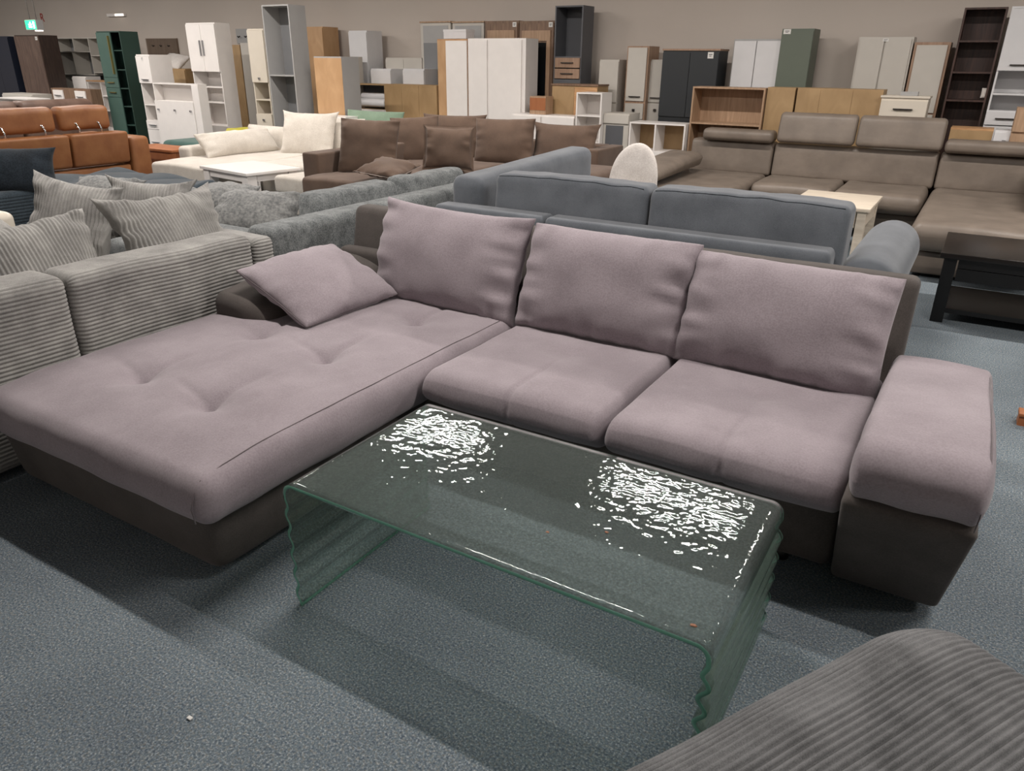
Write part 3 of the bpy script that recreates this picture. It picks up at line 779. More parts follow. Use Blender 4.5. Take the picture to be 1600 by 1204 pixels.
# far brown leather loveseat
t = thing('leather_sofa', 'worn brown leather sofa far behind the cognac one', 'sofa', (-12., 6.2, 0))
for (y0, y1) in ((5.45, 6.08), (6.1, 7.2)):
    rb('backrest', t, M['oldbrown'], -12.2, -11.85, y0, y1, .35, .95, (.1, .06, .1), (3, 6, 4), None, 5)
rb('seat', t, M['oldbrown'], -12.2, -11.4, 5.4, 7.25, .0, .40, .05, (4, 6, 3))
# steel blue tufted daybed and dark sofa at the left
def daybed():
    t = thing('tufted_daybed', 'steel blue velvet daybed with a tufted top in front of the cognac sofa', 'daybed', (-7.2, 4.4, 0))
    def f(v):
        if v.z > .38:
            a = (v.x*3.4+v.y*3.4); b = (v.x*3.4-v.y*3.4)
            v.z += .045*abs(math.sin(a*1.1)*math.sin(b*1.1))**.5-.01
        return v
    rb('tufted_top', t, M['denim'], -8.05, -6.42, 3.6, 5.02, .25, .42, (.06, .06, .06), (60, 60, 3), f, 4)
    rb('base', t, M['denim'], -8.0, -6.47, 3.65, 4.97, .04, .25, .03, (4, 4, 2))
daybed()
def dark_arm():
    t = thing('dark_corduroy_sofa', 'dark blue grey corduroy sofa at the left edge behind the corduroy cushions', 'sofa', (-6.8, 2.9, 0))
    def f(v):
        if v.x > -6.35 and v.z < .57: v.x += .006*(abs(math.sin(pi*v.z/.024))**.6-.6)
        if v.y > 3.2 and v.z < .57: v.y += .006*(abs(math.sin(pi*v.z/.024))**.6-.6)
        return v
    rb('armrest', t, M['denim'], -7.3, -6.25, 2.3, 3.28, .04, .60, (.05, .04, .04), (6, 6, 150), f, 4)
    rb('backrest', t, M['denim'], -8.2, -7.32, 2.3, 3.28, .04, .72, .06, (4, 4, 3))
dark_arm()
pillow('cushion', 'large dark navy cushion on the dark corduroy sofa at the left edge', 'cushion', M['navy'], (.74, .36, .24), at(2, 268, 3.05), (.5, .85, -.02), (-.25, 0, .35), seed=51, ear=.03, n=30)
t = thing('armchair', 'cream leather armchair corner cut by the left edge beside the dark sofa', 'armchair', (-5.9, 2.3, 0))
rb('armrest', t, M['cremel'], -6.0, -5.42, 1.9, 2.60, .05, .60, (.06, .06, .05), (4, 4, 3), None, 5)
rb('seat', t, M['cremel'], -6.7, -6.02, 1.6, 2.28, .05, .42, (.06, .06, .05), (4, 4, 3), None, 5)

# ---------------------------------------------------------------- taupe leather sofa
def taupe():
    t = thing('leather_sofa', 'taupe leather U-shaped sofa with raised middle headrests at the right', 'sofa', (-1., 8., 0))
    c = M['taupe']
    def seatf(v):
        if v.z > .38: v.z += .010*noise.noise(v*3)
        return v
    rb('left_chaise', t, c, -3.0, -1.97, 7.0, 8.72, .25, .445, (.05, .07, .07), (10, 16, 3), seatf, 4)
    rb('seat', t, c, -1.955, -1.165, 7.93, 8.72, .26, .45, (.05, .08, .08), (10, 10, 3), seatf, 4)
    rb('seat', t, c, -1.155, -.375, 7.88, 8.72, .26, .45, (.05, .08, .08), (10, 10, 3), seatf, 4)
    rb('right_chaise', t, c, -.36, .72, 6.55, 8.72, .22, .45, (.08, .10, .10), (12, 20, 3), seatf, 5)
    rb('base', t, c, -2.95, -.36, 8.05, 8.75, .06, .25, .02, (6, 4, 2))
    rb('chaise_base', t, c, -.32, .70, 6.68, 8.72, .03, .21, .02, (6, 8, 2))
    rb('chaise_base', t, c, -2.96, -2.0, 7.1, 8.72, .06, .24, .02, (6, 8, 2))
    def bf(v):
        v.y += .12*(v.z-.45); return v
    for (x0, x1) in ((-2.86, -1.945), (-1.935, -.355), (-.345, .70)):
        o = rb('backrest', t, c, x0, x1, 8.66, 8.90, .42, .77, (.03, .05, .04), (12, 3, 5), bf, 4)
        k = 3 if x1-x0 > 1.2 else 1
        for q in range(k):
            xs = x0+(x1-x0)*(q+1)/(k+1)
            tube('seam', o, M['oldbrown'], [(xs, 8.662+.12*(z-.45), z) for z in (.47, .55, .65, .73)], .0022, 5)
    def up(x0, x1, z1):
        def f(v):
            v.y += .25*(v.z-.8); return v
        rb('headrest', t, c, x0, x1, 8.62, 8.74, .785, z1, (.04, .05, .05), (12, 3, 5), f, 5)
    up(-1.92, -1.145, 1.085); up(-1.135, -.345, 1.085)
    rb('headrest', t, c, -2.72, -1.95, 8.60, 8.86, .765, .89, (.04, .06, .05), (12, 4, 3), None, 5)
    rb('headrest', t, c, -.325, .72, 8.60, 8.86, .775, .90, (.04, .06, .05), (12, 4, 3), None, 5)
    # left wedge arm pad
    def af(v):
        k = sm((v.y-6.95)/1.5)
        if v.z > .5: v.z += .06*k
        else: v.z += .03*k
        return v
    rb('arm_pad', t, c, -3.05, -2.62, 7.0, 8.50, .47, .60, (.12, .12, .06), (6, 12, 2), af, 5)
    def rf(v):
        v.z -= .25*max(0, (8.0-v.y)/1.1)**2*(v.z > .5); return v
    rb('armrest', t, c, .40, .72, 7.45, 8.62, .44, .80, (.08, .15, .12), (4, 12, 4), rf, 5)
    for (x, y) in ((-.25, 6.75), (.6, 6.75), (-2.9, 7.2)): tube('foot', t, M['foot'], [(x, y, 0), (x, y, .05)], .03, 10)
taupe()
# white oval-backed chair
def egg():
    t = thing('chair', 'white chenille chair with an egg shaped back between the slate and taupe sofas', 'chair', (-2.66, 6.5, 0))
    V = []; Fc = []; n = 26; m = 40; w2, hh = .235, .585
    for i in range(n):
        zc = math.sin(i/(n-1)*pi/2*.995)
        k = math.sqrt(max(0, 1-(max(0, zc-.35)/.65)**2.4)) if zc > .35 else 1-.12*((.35-zc)/.35)**2
        for j in range(m):
            a_ = 2*pi*j/m; cx = math.cos(a_); sy = math.sin(a_)
            V.append(Vector((-2.66+w2*k*cx, 6.55+.055*math.sqrt(k)*sy-.05*(k*cx)**2+.08*zc, .30+hh*zc)))
    for i in range(n-1):
        for j in range(m): Fc.append((i*m+j, i*m+(j+1) % m, (i+1)*m+(j+1) % m, (i+1)*m+j))
    Fc.append(tuple(range(m))); Fc.append(tuple((n-1)*m+j for j in range(m)))
    mesh('backrest', V, Fc, M['eggw'], t)
    rb('seat', t, M['eggw'], -2.88, -2.44, 6.08, 6.5, .36, .46, (.1, .1, .04), (4, 4, 2), None, 4)
    for sx in (-.17, .17):
        for yy in (6.14, 6.46): tube('leg', t, M['blackleg'], [(-2.66+sx, yy, 0), (-2.66+sx*.9, yy, .37)], .012, 8)
egg()
t = thing('wooden_stand', 'low orange wood stand whose corner peeks in at the right edge', 'stand', (.66, 3.98, 0))
rb('top_board', t, M['orangew'], .408, .92, 3.945, 4.03, .045, .062, .004, (2, 2, 1))
boxes('side_board', t, M['orangew'], [(.412, .43, 3.95, 4.025, 0, .045)]); boxes('side_board', t, M['orangew'], [(.895, .913, 3.95, 4.025, 0, .045)])
boxes('front_board', t, M['orangew'], [(.43, .895, 3.95, 3.965, 0, .045)])
t = thing('wooden_box', 'reddish wooden box in the shade under the far left end of the chaise', 'box', (-3.2, 1.10, 0))
boxes('box_body', t, M['orangew'], [(-3.5, -3.06, 1.02, 1.14, .0, .07)]); boxes('lid', t, M['orangew'], [(-3.5, -3.05, 1.01, 1.15, .07, .085)])
t, b = rtable('side_table', 'orange wood side table behind the cognac sofa arm', -9.65, -8.75, 6.20, 6.62, .47, M['orangew'], M['orangew'], leg=.05, apron=.2)
t['category'] = 'side table'
boxes('front_panel', t, M['orangew'], [(-9.58, -8.8, 6.25, 6.27, .05, .40)])

# ---------------------------------------------------------------- cabinets along the back wall
def cab(name, label, cat, px0, px1, py, Y, d, mat, cells=(), door=None, hm=None, z0=0., back=None, top=None, xt=None, shelfm=None, group=None):
    """px0..px1 / py: sight lines of the front's top corners; Y: distance of the front; cells: (kind, fx0, fx1, y_top, y_bottom, handle)"""
    u0, z1 = fv(px0, py, Y); u1, _ = fv(px1, py, Y); u0, u1, z1 = round(u0, 3), round(u1, 3), round(z1, 3)
    if Y+d > 10.24: d = 10.24-Y
    t = thing(name, label, cat, (round((u0+u1)/2, 3), Y+d/2, z0), 0, group)
    b = .018; hasopen = any(c[0] == 'open' for c in cells)
    xm = (px0+px1)/2
    # pixel column drifts along the upright; follow the cabinet's own vertical
    def zz(py_):
        lo, hi = -.5, 3.
        for _ in range(40):
            m = (lo+hi)/2
            v = RC.transposed() @ Vector(((u0+u1)/2, Y, m-H))
            yy = 602+F*v.y/v.z
            if yy > py_: lo = m
            else: hi = m
        return lo
    if hasopen:
        boxes('body', t, mat, [(u0, u0+b, Y, Y+d, z0, z1), (u1-b, u1, Y, Y+d, z0, z1), (u0+b, u1-b, Y, Y+d, z1-b, z1), (u0+b, u1-b, Y, Y+d, z0, z0+.06)])
        boxes('back_panel', t, back or mat, [(u0+b, u1-b, Y+d-.012, Y+d-.002, z0+.06, z1-b)])
    else:
        boxes('body', t, mat, [(u0, u1, Y, Y+d, z0, z1)])
    if top: boxes('top_board', t, top, [(u0-.01, u1+.01, Y-.015, Y+d, z1, z1+.02)])
    W = u1-u0
    for c in cells:
        kind, a, e, yt, yb = c[:5]
        xa = u0+W*a; xb = u0+W*e; zt = z1-b if yt is None else zz(yt); zb = z0+.05 if yb is None else max(z0+.05, zz(yb))
        if kind == 'open':
            if zb > z0+.06: boxes('shelf', t, shelfm or mat, [(max(xa, u0+b), min(xb, u1-b), Y+.003, Y+d-.013, zb-b, zb)])
            if e < .99: boxes('divider', t, mat, [(xb-b/2, xb+b/2, Y+.002, Y+d-.013, zb, zt)])
        elif kind == 'panel':
            boxes('panel', t, c[6] if len(c) > 6 else door or mat, [(xa+.002, xb-.002, Y-.004, Y, zb, zt)])
        else:
            g = .003
            o = boxes(kind, t, c[6] if len(c) > 6 else door or mat, [(xa+g, xb-g, Y-.019, Y-.001, zb+g, zt-g)])
            hk = c[5] if len(c) > 5 else None
            m_ = hm or M['steel']
            if hk:
                y1_ = Y-.019
                if hk == 'l': x = xa+.035; q = (x-.006, x+.006, y1_-.025, y1_, (zt+zb)/2-.11, (zt+zb)/2+.11)
                elif hk == 'r': x = xb-.035; q = (x-.006, x+.006, y1_-.025, y1_, (zt+zb)/2-.11, (zt+zb)/2+.11)
                elif hk == 'L': x = xa+.05; q = (x-.008, x+.008, y1_-.03, y1_, (zt+zb)/2-.3, (zt+zb)/2+.3)
                elif hk == 'R': x = xb-.05; q = (x-.008, x+.008, y1_-.03, y1_, (zt+zb)/2-.3, (zt+zb)/2+.3)
                elif hk == 'h': x = (xa+xb)/2; w_ = min(.09, (xb-xa)*.3); q = (x-w_, x+w_, y1_-.022, y1_, (zt+zb)/2-.006, (zt+zb)/2+.006)
                elif hk == 'b': x = (xa+xb)/2; w_ = min(.08, (xb-xa)*.3); q = (x-w_, x+w_, y1_-.022, y1_, zb+.05, zb+.062)
                elif hk == 'k': x = (xa+xb)/2; q = (x-.015, x+.015, y1_-.02, y1_, zb+.04, zb+.07)
                elif hk == 'kt': x = (xa+xb)/2; q = (x-.015, x+.015, y1_-.02, y1_, zt-.1, zt-.07)
                boxes('handle' if hk not in ('k', 'kt') else 'knob', o, m_, [q])
    t['u0'], t['u1'], t['z1'] = u0, u1, z1
    for k_ in ('u0', 'u1', 'z1'): xt_ = None
    R_ = (u0, u1, z1, t)
    for k_ in ('u0', 'u1', 'z1'): del t[k_]
    return R_
def ptag(t, x, y, z, w=.035, h=.03):
    o = boxes('price_tag', t, M['tag'], [(x-w, x+w, y-.003, y-.0005, z-h, z+h)])
    boxes('print', o, M['ink'], [(x-w*.6, x+w*.6, y-.0036, y-.003, z+h*.1, z+h*.35), (x-w*.5, x+w*.3, y-.0036, y-.003, z-h*.4, z-h*.2)])

W_, LG = M['white'], M['lgrey']
# far left
cab('wardrobe', 'navy wardrobe cut by the left edge of the picture', 'wardrobe', -32, 12, 57, 8.9, .4, M['navyl'], [('door', 0, .5, None, None), ('door', .5, 1, None, None)])
cab('panel_cabinet', 'pale narrow cabinet between the navy wardrobe and the brown wood wardrobe', 'cabinet', 12, 21, 56, 9.32, .35, M['offwhite'], [('door', 0, 1, None, 118), ('drawer', 0, 1, 118, 132, None, M['oak'])])
R = cab('wardrobe', 'brown weathered wood wardrobe under the exit sign', 'wardrobe', 22, 60, 55, 8.9, .36, M['rusticd'], [('door', 0, 1, None, None)], door=M['rustic'])
ptag(R[3], R[1]-.06, 8.88, R[2]-.06)
cab('wall_unit', 'grey open wall unit between the brown wardrobe and the green cupboard', 'shelf unit', 82, 172, 59, 9.75, .35, M['offwhite'], [('open', 0, .35, None, 80), ('open', .35, .62, None, 80), ('open', .62, 1, None, 86), ('open', 0, .30, 80, 116), ('open', .30, .62, 80, 116), ('open', .62, 1, 86, 112)], back=M['mgrey'])
R = cab('drawer_cabinet', 'low wood cabinet with two white drawer fronts left of the green cupboard', 'cabinet', 79, 140, 137, 8.2, .2, M['cabin'], [('drawer', .06, .32, 141, 158, 'h', W_), ('drawer', .06, .32, 158, 175, 'h', W_), ('drawer', .62, .88, 141, 160, 'h', W_), ('drawer', .62, .88, 160, 175, 'h', W_)])
cab('cabinet', 'small white cabinet behind the low wood cabinet with the white drawers', 'cabinet', 113, 134, 119, 9.4, .3, W_, [('door', 0, 1, None, None)])
cab('cube_shelf', 'white cube shelf of four by the left side of the green cupboard', 'shelf unit', 136, 176, 127, 9.0, .3, W_, [('open', 0, .5, None, 149), ('open', .5, 1, None, 149), ('open', 0, .5, 149, 172), ('open', .5, 1, 149, 172)], top=M['oak'])
cab('shelf_unit', 'low white shelf unit with wood side at the far left behind the cognac sofa', 'shelf unit', -5, 40, 152, 7.2, .4, W_, [('open', 0, 1, None, 172), ('open', 0, 1, 172, 190)])
cab('low_cabinet', 'flat pale cabinet top at the far left below the navy wardrobe', 'cabinet', 4, 50, 145, 8.0, .35, M['offwhite'], [('door', 0, .5, None, None), ('door', .5, 1, None, None)])
R = cab('tall_cupboard', 'tall dark green cupboard with brass handles and an open shelf side', 'cupboard', 150, 186, 49, 8.5, .34, M['dgreen'], [('door', 0, .62, None, 121, 'R'), ('drawer', 0, .62, 121, 137, 'h'), ('drawer', 0, .62, 137, 152, 'h'), ('door', 0, .62, 152, None), ('open', .62, 1, None, 78), ('open', .62, 1, 78, 108), ('open', .62, 1, 108, 137), ('open', .62, 1, 137, 165), ('open', .62, 1, 165, 194)], door=M['dgreen2'], hm=M['brass'])
# wall coat panel
def wpanel(name, label, cat, x0, x1, y0, y1, m, slats, hooks):
    a, z1 = fv(x0, y0, 10.2); b, _ = fv(x1, y0, 10.2); _, z0 = fv(x0, y1, 10.2)
    t = thing(name, label, cat, ((a+b)/2, 10.22, z0))
    boxes('board', t, m, [(a, b, 10.225, 10.249, z0, z1)])
    if slats:
        n = 14
        boxes('slats', t, m, [(a, b, 10.21, 10.225, z0+(z1-z0)*(i+.15)/n, z0+(z1-z0)*(i+.75)/n) for i in range(n)])
    for i in range(hooks):
        x = a+(b-a)*(.25+.5*i/max(1, hooks-1)); z = z1-.12
        tube('hook', t, M['dhandle'], [(x, 10.225, z), (x, 10.19, z-.02), (x, 10.17, z)], .01, 6)
wpanel('coat_rack', 'brown slatted coat panel on the wall behind the white cabinets', 'coat rack', 226, 274, 60, 86, M['slat'], True, 3)
wpanel('coat_rack', 'grey coat panel with hooks on the wall right of the tall white cupboard', 'coat rack', 366, 388, 45, 68, M['lgrey'], False, 2)
R = cab('tall_cabinet', 'white tall cabinet with niches right of the green cupboard', 'cabinet', 212, 233, 85, 8.1, .38, W_, [('door', 0, 1, None, 130, 'b'), ('open', 0, 1, 130, 163), ('open', 0, 1, 163, 188), ('drawer', 0, 1, 188, 202, 'h'), ('drawer', 0, 1, 202, None, 'h')])
ptag(R[3], (R[0]+R[1])/2, 8.08, R[2]-.06, .02, .03)
R = cab('cabinet', 'broad white cabinet with an open niche above a plain flap with three knobs', 'cabinet', 238, 308, 129, 7.9, .16, W_, [('open', .05, .86, None, 158), ('panel', .86, 1, None, None, None), ('door', 0, .86, 158, None)])
for f_ in (.08, .45, .8):
    x = R[0]+(R[1]-R[0])*f_; boxes('knob', R[3], M['steel'], [(x-.012, x+.012, 7.858, 7.881, R[2]-.40, R[2]-.376)])
cab('chest', 'oak chest standing behind the broad white cabinet', 'chest', 262, 289, 107, 8.9, .45, M['ply'], [('door', 0, 1, None, None)])
o = pillow('cloth', 'white cloth heaped on the oak chest', 'cloth', M['eggw'], (.55, .34, .16), (fv(272, 98, 9.15)[0], 9.15, fv(272, 107, 8.9)[1]+.11), (1, 0, -.1), (0, .4, .3), seed=61, n=18)
R = cab('tall_cupboard', 'tall white cupboard with two doors above open shelves', 'cupboard', 290, 335, 36, 8.5, .28, W_, [('door', 0, .5, None, 112, 'r'), ('door', .5, 1, None, 112, 'l'), ('open', 0, 1, 112, 135), ('open', 0, 1, 135, 159), ('open', 0, 1, 159, 196), ('panel', 0, 1, 196, None, None)])
cab('upright_board', 'narrow oak board standing right of the tall white cupboard', 'panel', 362, 374, 70, 9.5, .3, M['ply'])
cab('upright_board', 'narrow pale board standing next to the oak board', 'panel', 375, 388, 67, 9.5, .35, M['offwhite'])
cab('tall_cabinet', 'slim cream cabinet with door, niches and drawer left of the grey bookcase', 'cabinet', 386, 411, 45, 8.3, .3, M['cremel'], [('door', 0, 1, None, 129, 'k'), ('open', 0, 1, 129, 155), ('open', 0, 1, 155, 178), ('drawer', 0, 1, 178, None, 'kt')], shelfm=M['cremel'])
cab('bookcase', 'tall grey open bookcase with one middle shelf', 'bookcase', 408, 450, 8, 8.15, .31, M['lgrey'], [('open', 0, 1, None, 117), ('open', 0, 1, 117, None)], back=M['mgrey'])
cab('cabinet', 'orange beech cabinet behind the tall grey bookcase', 'cabinet', 470, 504, 42, 9.8, .35, M['plyorange'], [('door', 0, 1, None, None)])
cab('cabinet', 'beech fronted cabinet with white side right of the grey bookcase', 'cabinet', 490, 533, 88, 8.25, .34, M['lgrey'], [('panel', 0, 1, None, 134, None), ('panel', 0, 1, 134, None, None)], door=M['plyorange'])
cab('cabinet', 'beige cabinet standing close behind the beech fronted cabinet', 'cabinet', 505, 545, 88, 9.3, .3, M['offwhite'], [('door', 0, 1, None, None)])
R = cab('cabinet', 'tall white box cabinet with a grey side near the wall, above the others beside it', 'cabinet', 545, 573, 48, 9.75, .35, M['white2'], [('door', 0, 1, None, None)])
gx = 'two small white cabinets in a row behind the oak frame cabinet'
cab('cabinet', 'small white cabinet left one of a pair behind the plywood backs', 'cabinet', 580, 611, 107, 9.62, .33, M['white2'], [('door', 0, 1, None, None)], group=gx)
cab('cabinet', 'small white cabinet right one of a pair behind the plywood backs', 'cabinet', 630, 663, 107, 9.62, .33, M['white2'], [('door', 0, 1, None, None)], group=gx)
cab('cabinet', 'pale cabinet by the wall behind the pair of small white cabinets', 'cabinet', 603, 660, 90, 9.95, .25, M['offwhite'], [('door', 0, .5, None, None), ('door', .5, 1, None, None)])
R = cab('open_cabinet', 'oak frame cabinet with an open bay holding white rolled goods', 'cabinet', 548, 601, 130, 9.33, .27, M['ply'], [('open', 0, 1, None, 170), ('door', 0, 1, 170, None, None, W_)], back=M['dgrey'])
def roll(x, y, z, r, L, lab):
    t = tube('roll', None, M['white2'], [(x-L/2, y, z), (x-L/2+.01, y, z), (x+L/2-.01, y, z), (x+L/2, y, z)], [r*.9, r, r, r*.9], 20); tag(t, lab, 'roll', 'white rolls in the oak frame cabinet')
zc_ = fv(575, 168, 9.3)[1]
roll((R[0]+R[1])/2, 9.42, zc_+.065, .06, (R[1]-R[0])*.8, 'front white roll lying in the open oak bay')
roll((R[0]+R[1])/2, 9.52, zc_+.15, .06, (R[1]-R[0])*.8, 'rear white roll lying in the open oak bay')
R = cab('plywood_cabinet', 'plywood back of a cabinet right of the oak frame bay', 'cabinet', 601, 682, 131, 9.33, .27, M['ply'], [('panel', 0, .33, None, None, None), ('panel', .33, .66, None, None, None), ('panel', .66, 1, None, None, None)])
gw = 'pale framed wall cabinets behind the white wardrobes'
for (a, b) in ((657, 704), (707, 756)):
    cab('cabinet', 'pale framed glass fronted cabinet by the wall, '+('left' if a == 657 else 'right')+' one behind the white wardrobes', 'cabinet', a, b, 36, 9.95, .25, M['offwhite'], [('panel', .08, .92, 40, 67, None, LG), ('panel', .08, .92, 67, 92, None, M['mgrey']), ('panel', .08, .92, 92, None, None, M['mgrey'])], top=M['oakv'], group=gw)
R = cab('wardrobe', 'slim white wardrobe with a beech side, left of the wide white one', 'wardrobe', 683, 730, 61, 9.35, .33, M['oak'], [('door', .30, 1, None, None, None, W_), ('panel', 0, .30, None, None, None, M['plyorange'])])
R2 = cab('wardrobe', 'wide white two door wardrobe in the middle of the back wall', 'wardrobe', 731, 822, 60, 9.35, .33, W_, [('door', .02, .35, None, None), ('door', .37, .94, None, None)])
x = fv(693, 45, 9.45)[0]; x2 = fv(728, 45, 9.45)[0]; zt = R2[2]
t = thing('box', 'white box lying on top of the slim white wardrobe', 'box', ((x+x2)/2, 9.55, zt)); zb2 = fv(700, 46, 9.45)[1]
boxes('box_body', t, M['white2'], [(x, x2, 9.45, 9.66, zt+.001, zb2-.01)]); boxes('lid', t, M['white2'], [(x-.004, x2+.004, 9.446, 9.664, zb2-.03, zb2)])
gs = 'rustic glazed wood cabinets behind the white wardrobe'
def rustic(px0, px1, lab):
    R = cab('display_cabinet', lab, 'cabinet', px0, px1, 33, 9.9, .3, M['cabin'], [('door', .02, .98, 36, 190, None, M['cabin'])], group=gs)
    u0, u1, z1, t = R; w = u1-u0
    z0 = .5
    boxes('door_frame', t, M['oakv'], [(u0+w*.1, u0+w*.2, 9.865, 9.881, z0, z1-.12), (u1-w*.2, u1-w*.1, 9.865, 9.881, z0, z1-.12), (u0+w*.2, u1-w*.2, 9.865, 9.881, z1-.25, z1-.12)])
    o = boxes('door_glass', t, M['dglass'], [(u0+w*.22, u1-w*.22, 9.868, 9.8805, z0, z1-.27)])
    ptag(t, u1-.06, 9.88, z1-.05, .03, .03)
rustic(758, 811, 'rustic oak cabinet mostly hidden by the wide white wardrobe')
rustic(812, 868, 'rustic oak display cabinet with a dark glass door left of the dark grey bookcase')
cab('bookcase', 'dark grey tall bookcase with two drawers below its open bay', 'bookcase', 868, 912, 9, 9.75, .32, M['dgrey'], [('open', 0, 1, None, 88), ('drawer', .06, .97, 90, 106, 'h', M['tanframe']), ('drawer', .06, .97, 107, 123, 'h', M['tanframe']), ('panel', 0, 1, 124, None, None)], hm=M['dhandle'], back=M['dgrey'])
cab('chest', 'brown wood chest with an overhanging lid below the dark grey bookcase', 'chest', 863, 934, 133, 9.35, .33, M['ply'], [('panel', 0, .5, None, None, None), ('panel', .5, 1, None, None, None, M['oak'])], top=M['cabin'])
cab('crate', 'small orange wood crate on the white console beside the white wardrobe', 'crate', 828, 853, 150, 9.1, .2, M['oakv'], [('panel', .0, 1, None, None, None, M['orangew'])], z0=fv(800, 177, 9.05)[1]+.001)
cab('shelf_tower', 'small white open shelf tower in front of the brown chest', 'shelf unit', 901, 941, 144, 9.02, .3, W_, [('open', 0, 1, None, 180), ('open', 0, 1, 180, 222), ('open', 0, 1, 222, None)])
R = cab('cabinet', 'white narrow cabinet right of the dark grey bookcase', 'cabinet', 938, 968, 93, 9.8, .3, M['offwhite'], [('door', 0, 1, None, 160), ('drawer', 0, 1, 161, None)])
R = cab('cabinet', 'tan framed tall cabinet with a pale front and dark handles', 'cabinet', 981, 1015, 72, 9.75, .35, M['tanframe'], [('door', .06, .94, 74, 158, 'b', M['offwhite']), ('drawer', .06, .94, 161, 186, 'kt', M['offwhite']), ('drawer', .06, .94, 186, None, None, M['offwhite'])], hm=M['dhandle'])
cab('cabinet', 'white cabinet half hidden by the anthracite wardrobe', 'cabinet', 1016, 1045, 93, 9.85, .35, M['offwhite'], [('door', 0, 1, None, 160, 'b'), ('drawer', 0, 1, 161, None, 'kt')], hm=M['dhandle'])
R = cab('wardrobe', 'anthracite two door wardrobe with a white price tag', 'wardrobe', 1037, 1125, 79, 9.6, .35, M['anth'], [('door', 0, .5, None, 183), ('door', .5, 1, None, 183)], top=M['tanframe'])
ptag(R[3], R[1]-.10, 9.58, R[2]-.05, .035, .035)
cab('wardrobe', 'white two door wardrobe left of the sage green cabinet', 'wardrobe', 1148, 1222, 61, 9.75, .35, M['lgrey'], [('door', .02, .49, None, None), ('door', .5, 1, None, None)], door=M['white2'])
R = cab('wardrobe', 'sage green wardrobe with a paper tag', 'wardrobe', 1223, 1273, 45, 9.7, .35, M['sage'], [('door', 0, 1, None, None)])
ptag(R[3], R[0]+.06, 9.68, R[2]-.03, .04, .025)
cab('bookcase', 'oak open bookcase behind the left end of the taupe sofa', 'bookcase', 1083, 1197, 135, 9.1, .32, M['oakv'], [('open', 0, 1, None, 193), ('open', 0, 1, 193, None)])
cab('plywood_cabinet', 'plywood back of a cabinet, narrow one beside the oak bookcase', 'cabinet', 1200, 1244, 136, 9.15, .3, M['ply'], [('panel', 0, 1, None, None, None)])
cab('plywood_cabinet', 'wide plywood back of a cabinet behind the raised headrests', 'cabinet', 1247, 1382, 137, 9.15, .3, M['ply'], [('panel', 0, .28, None, None, None), ('panel', .28, .66, None, None, None), ('panel', .66, 1, None, None, None)])
cab('cube_shelf', 'low white cube shelf with brown backs behind the egg shaped chair', 'shelf unit', 984, 1072, 190, 9.02, .33, W_, [('open', 0, .47, None, 236), ('open', .47, 1, None, 236), ('panel', 0, 1, 237, None, None)], back=M['ply'])
cab('cabinet', 'grey white cabinet with a dark front between the shelf tower and the cube shelf', 'cabinet', 944, 984, 176, 9.1, .33, M['offwhite'], [('drawer', 0, 1, None, 193), ('panel', .1, .8, 196, None, None, M['dgrey'])])
# low white consoles behind the sofas
gl = 'low white consoles behind the cream and brown sofas'
cab('console', 'low white console behind the cream pillow', 'console', 455, 540, 178, 7.95, .27, W_, [('door', 0, .5, None, None), ('door', .5, 1, None, None)], group=gl)
cab('console', 'long low white console behind the brown sofa, left of the wide wardrobe', 'console', 512, 690, 184, 9.02, .3, W_, [('drawer', 0, .33, None, None), ('drawer', .33, .66, None, None), ('drawer', .66, 1, None, None)], group=gl)
cab('console', 'low white console with two fronts right of the wide white wardrobe', 'console', 800, 898, 177, 9.05, .35, W_, [('drawer', .02, .48, None, None), ('drawer', .5, 1, None, None)], group=gl)
R = cab('wardrobe', 'off white two door wardrobe near the right of the wall', 'wardrobe', 1343, 1429, 58, 9.85, .3, M['offwhite'], [('door', .03, .48, None, None), ('door', .5, .97, None, None)])
ptag(R[3], (R[0]+R[1])/2, 9.83, R[2]-.03, .03, .015)
R = cab('wardrobe', 'tan framed wardrobe with a pale front left of the dark bookcase', 'wardrobe', 1430, 1487, 66, 9.85, .3, M['tanframe'], [('door', .07, .93, 70, 176, None, M['offwhite']), ('drawer', .07, .93, 178, None, None, M['offwhite'])])
R = cab('drawer_chest', 'white drawer chest with a bow handle behind the raised headrest', 'drawer chest', 1378, 1452, 152, 9.1, .3, M['cremel'], [('drawer', 0, 1, 157, 184, 'h'), ('drawer', 0, 1, 184, None, 'h')], top=M['cremel'], hm=M['dhandle'])
x, z = fv(1420, 150, 9.15); t = thing('holder', 'clear white plastic holder on the white drawer chest', 'holder', (x, 9.2, R[2]+.02))
boxes('tray', t, M['lgrey'], [(x-.08, x+.08, 9.15, 9.25, R[2]+.021, R[2]+.026)]); boxes('rail', t, M['lgrey'], [(x-.08, x+.08, 9.15, 9.155, R[2]+.026, R[2]+.06)])
boxes('upright', t, M['lgrey'], [(x-.08, x-.074, 9.155, 9.25, R[2]+.026, R[2]+.06), (x+.074, x+.08, 9.155, 9.25, R[2]+.026, R[2]+.06)])
R = cab('bookcase', 'tall dark walnut bookcase with open shelves near the right edge', 'bookcase', 1508, 1576, 12, 9.75, .3, M['walnut'], [('open', 0, 1, None, 63), ('open', 0, 1, 63, 112), ('open', 0, 1, 112, 156), ('open', 0, 1, 156, None)], back=M['walnut'])
xb, zb_ = fv(1537, 150, 9.8)
tag(pillow('wrapping', '', None, M['eggw'], (.06, .10, .03), (xb+.0, 9.78, zb_+.03), (1, 0, 0), (.2, 0, 1), seed=71, n=12, wr=.01), 'small white plastic wrapping hanging in the walnut bookcase', 'wrapping')
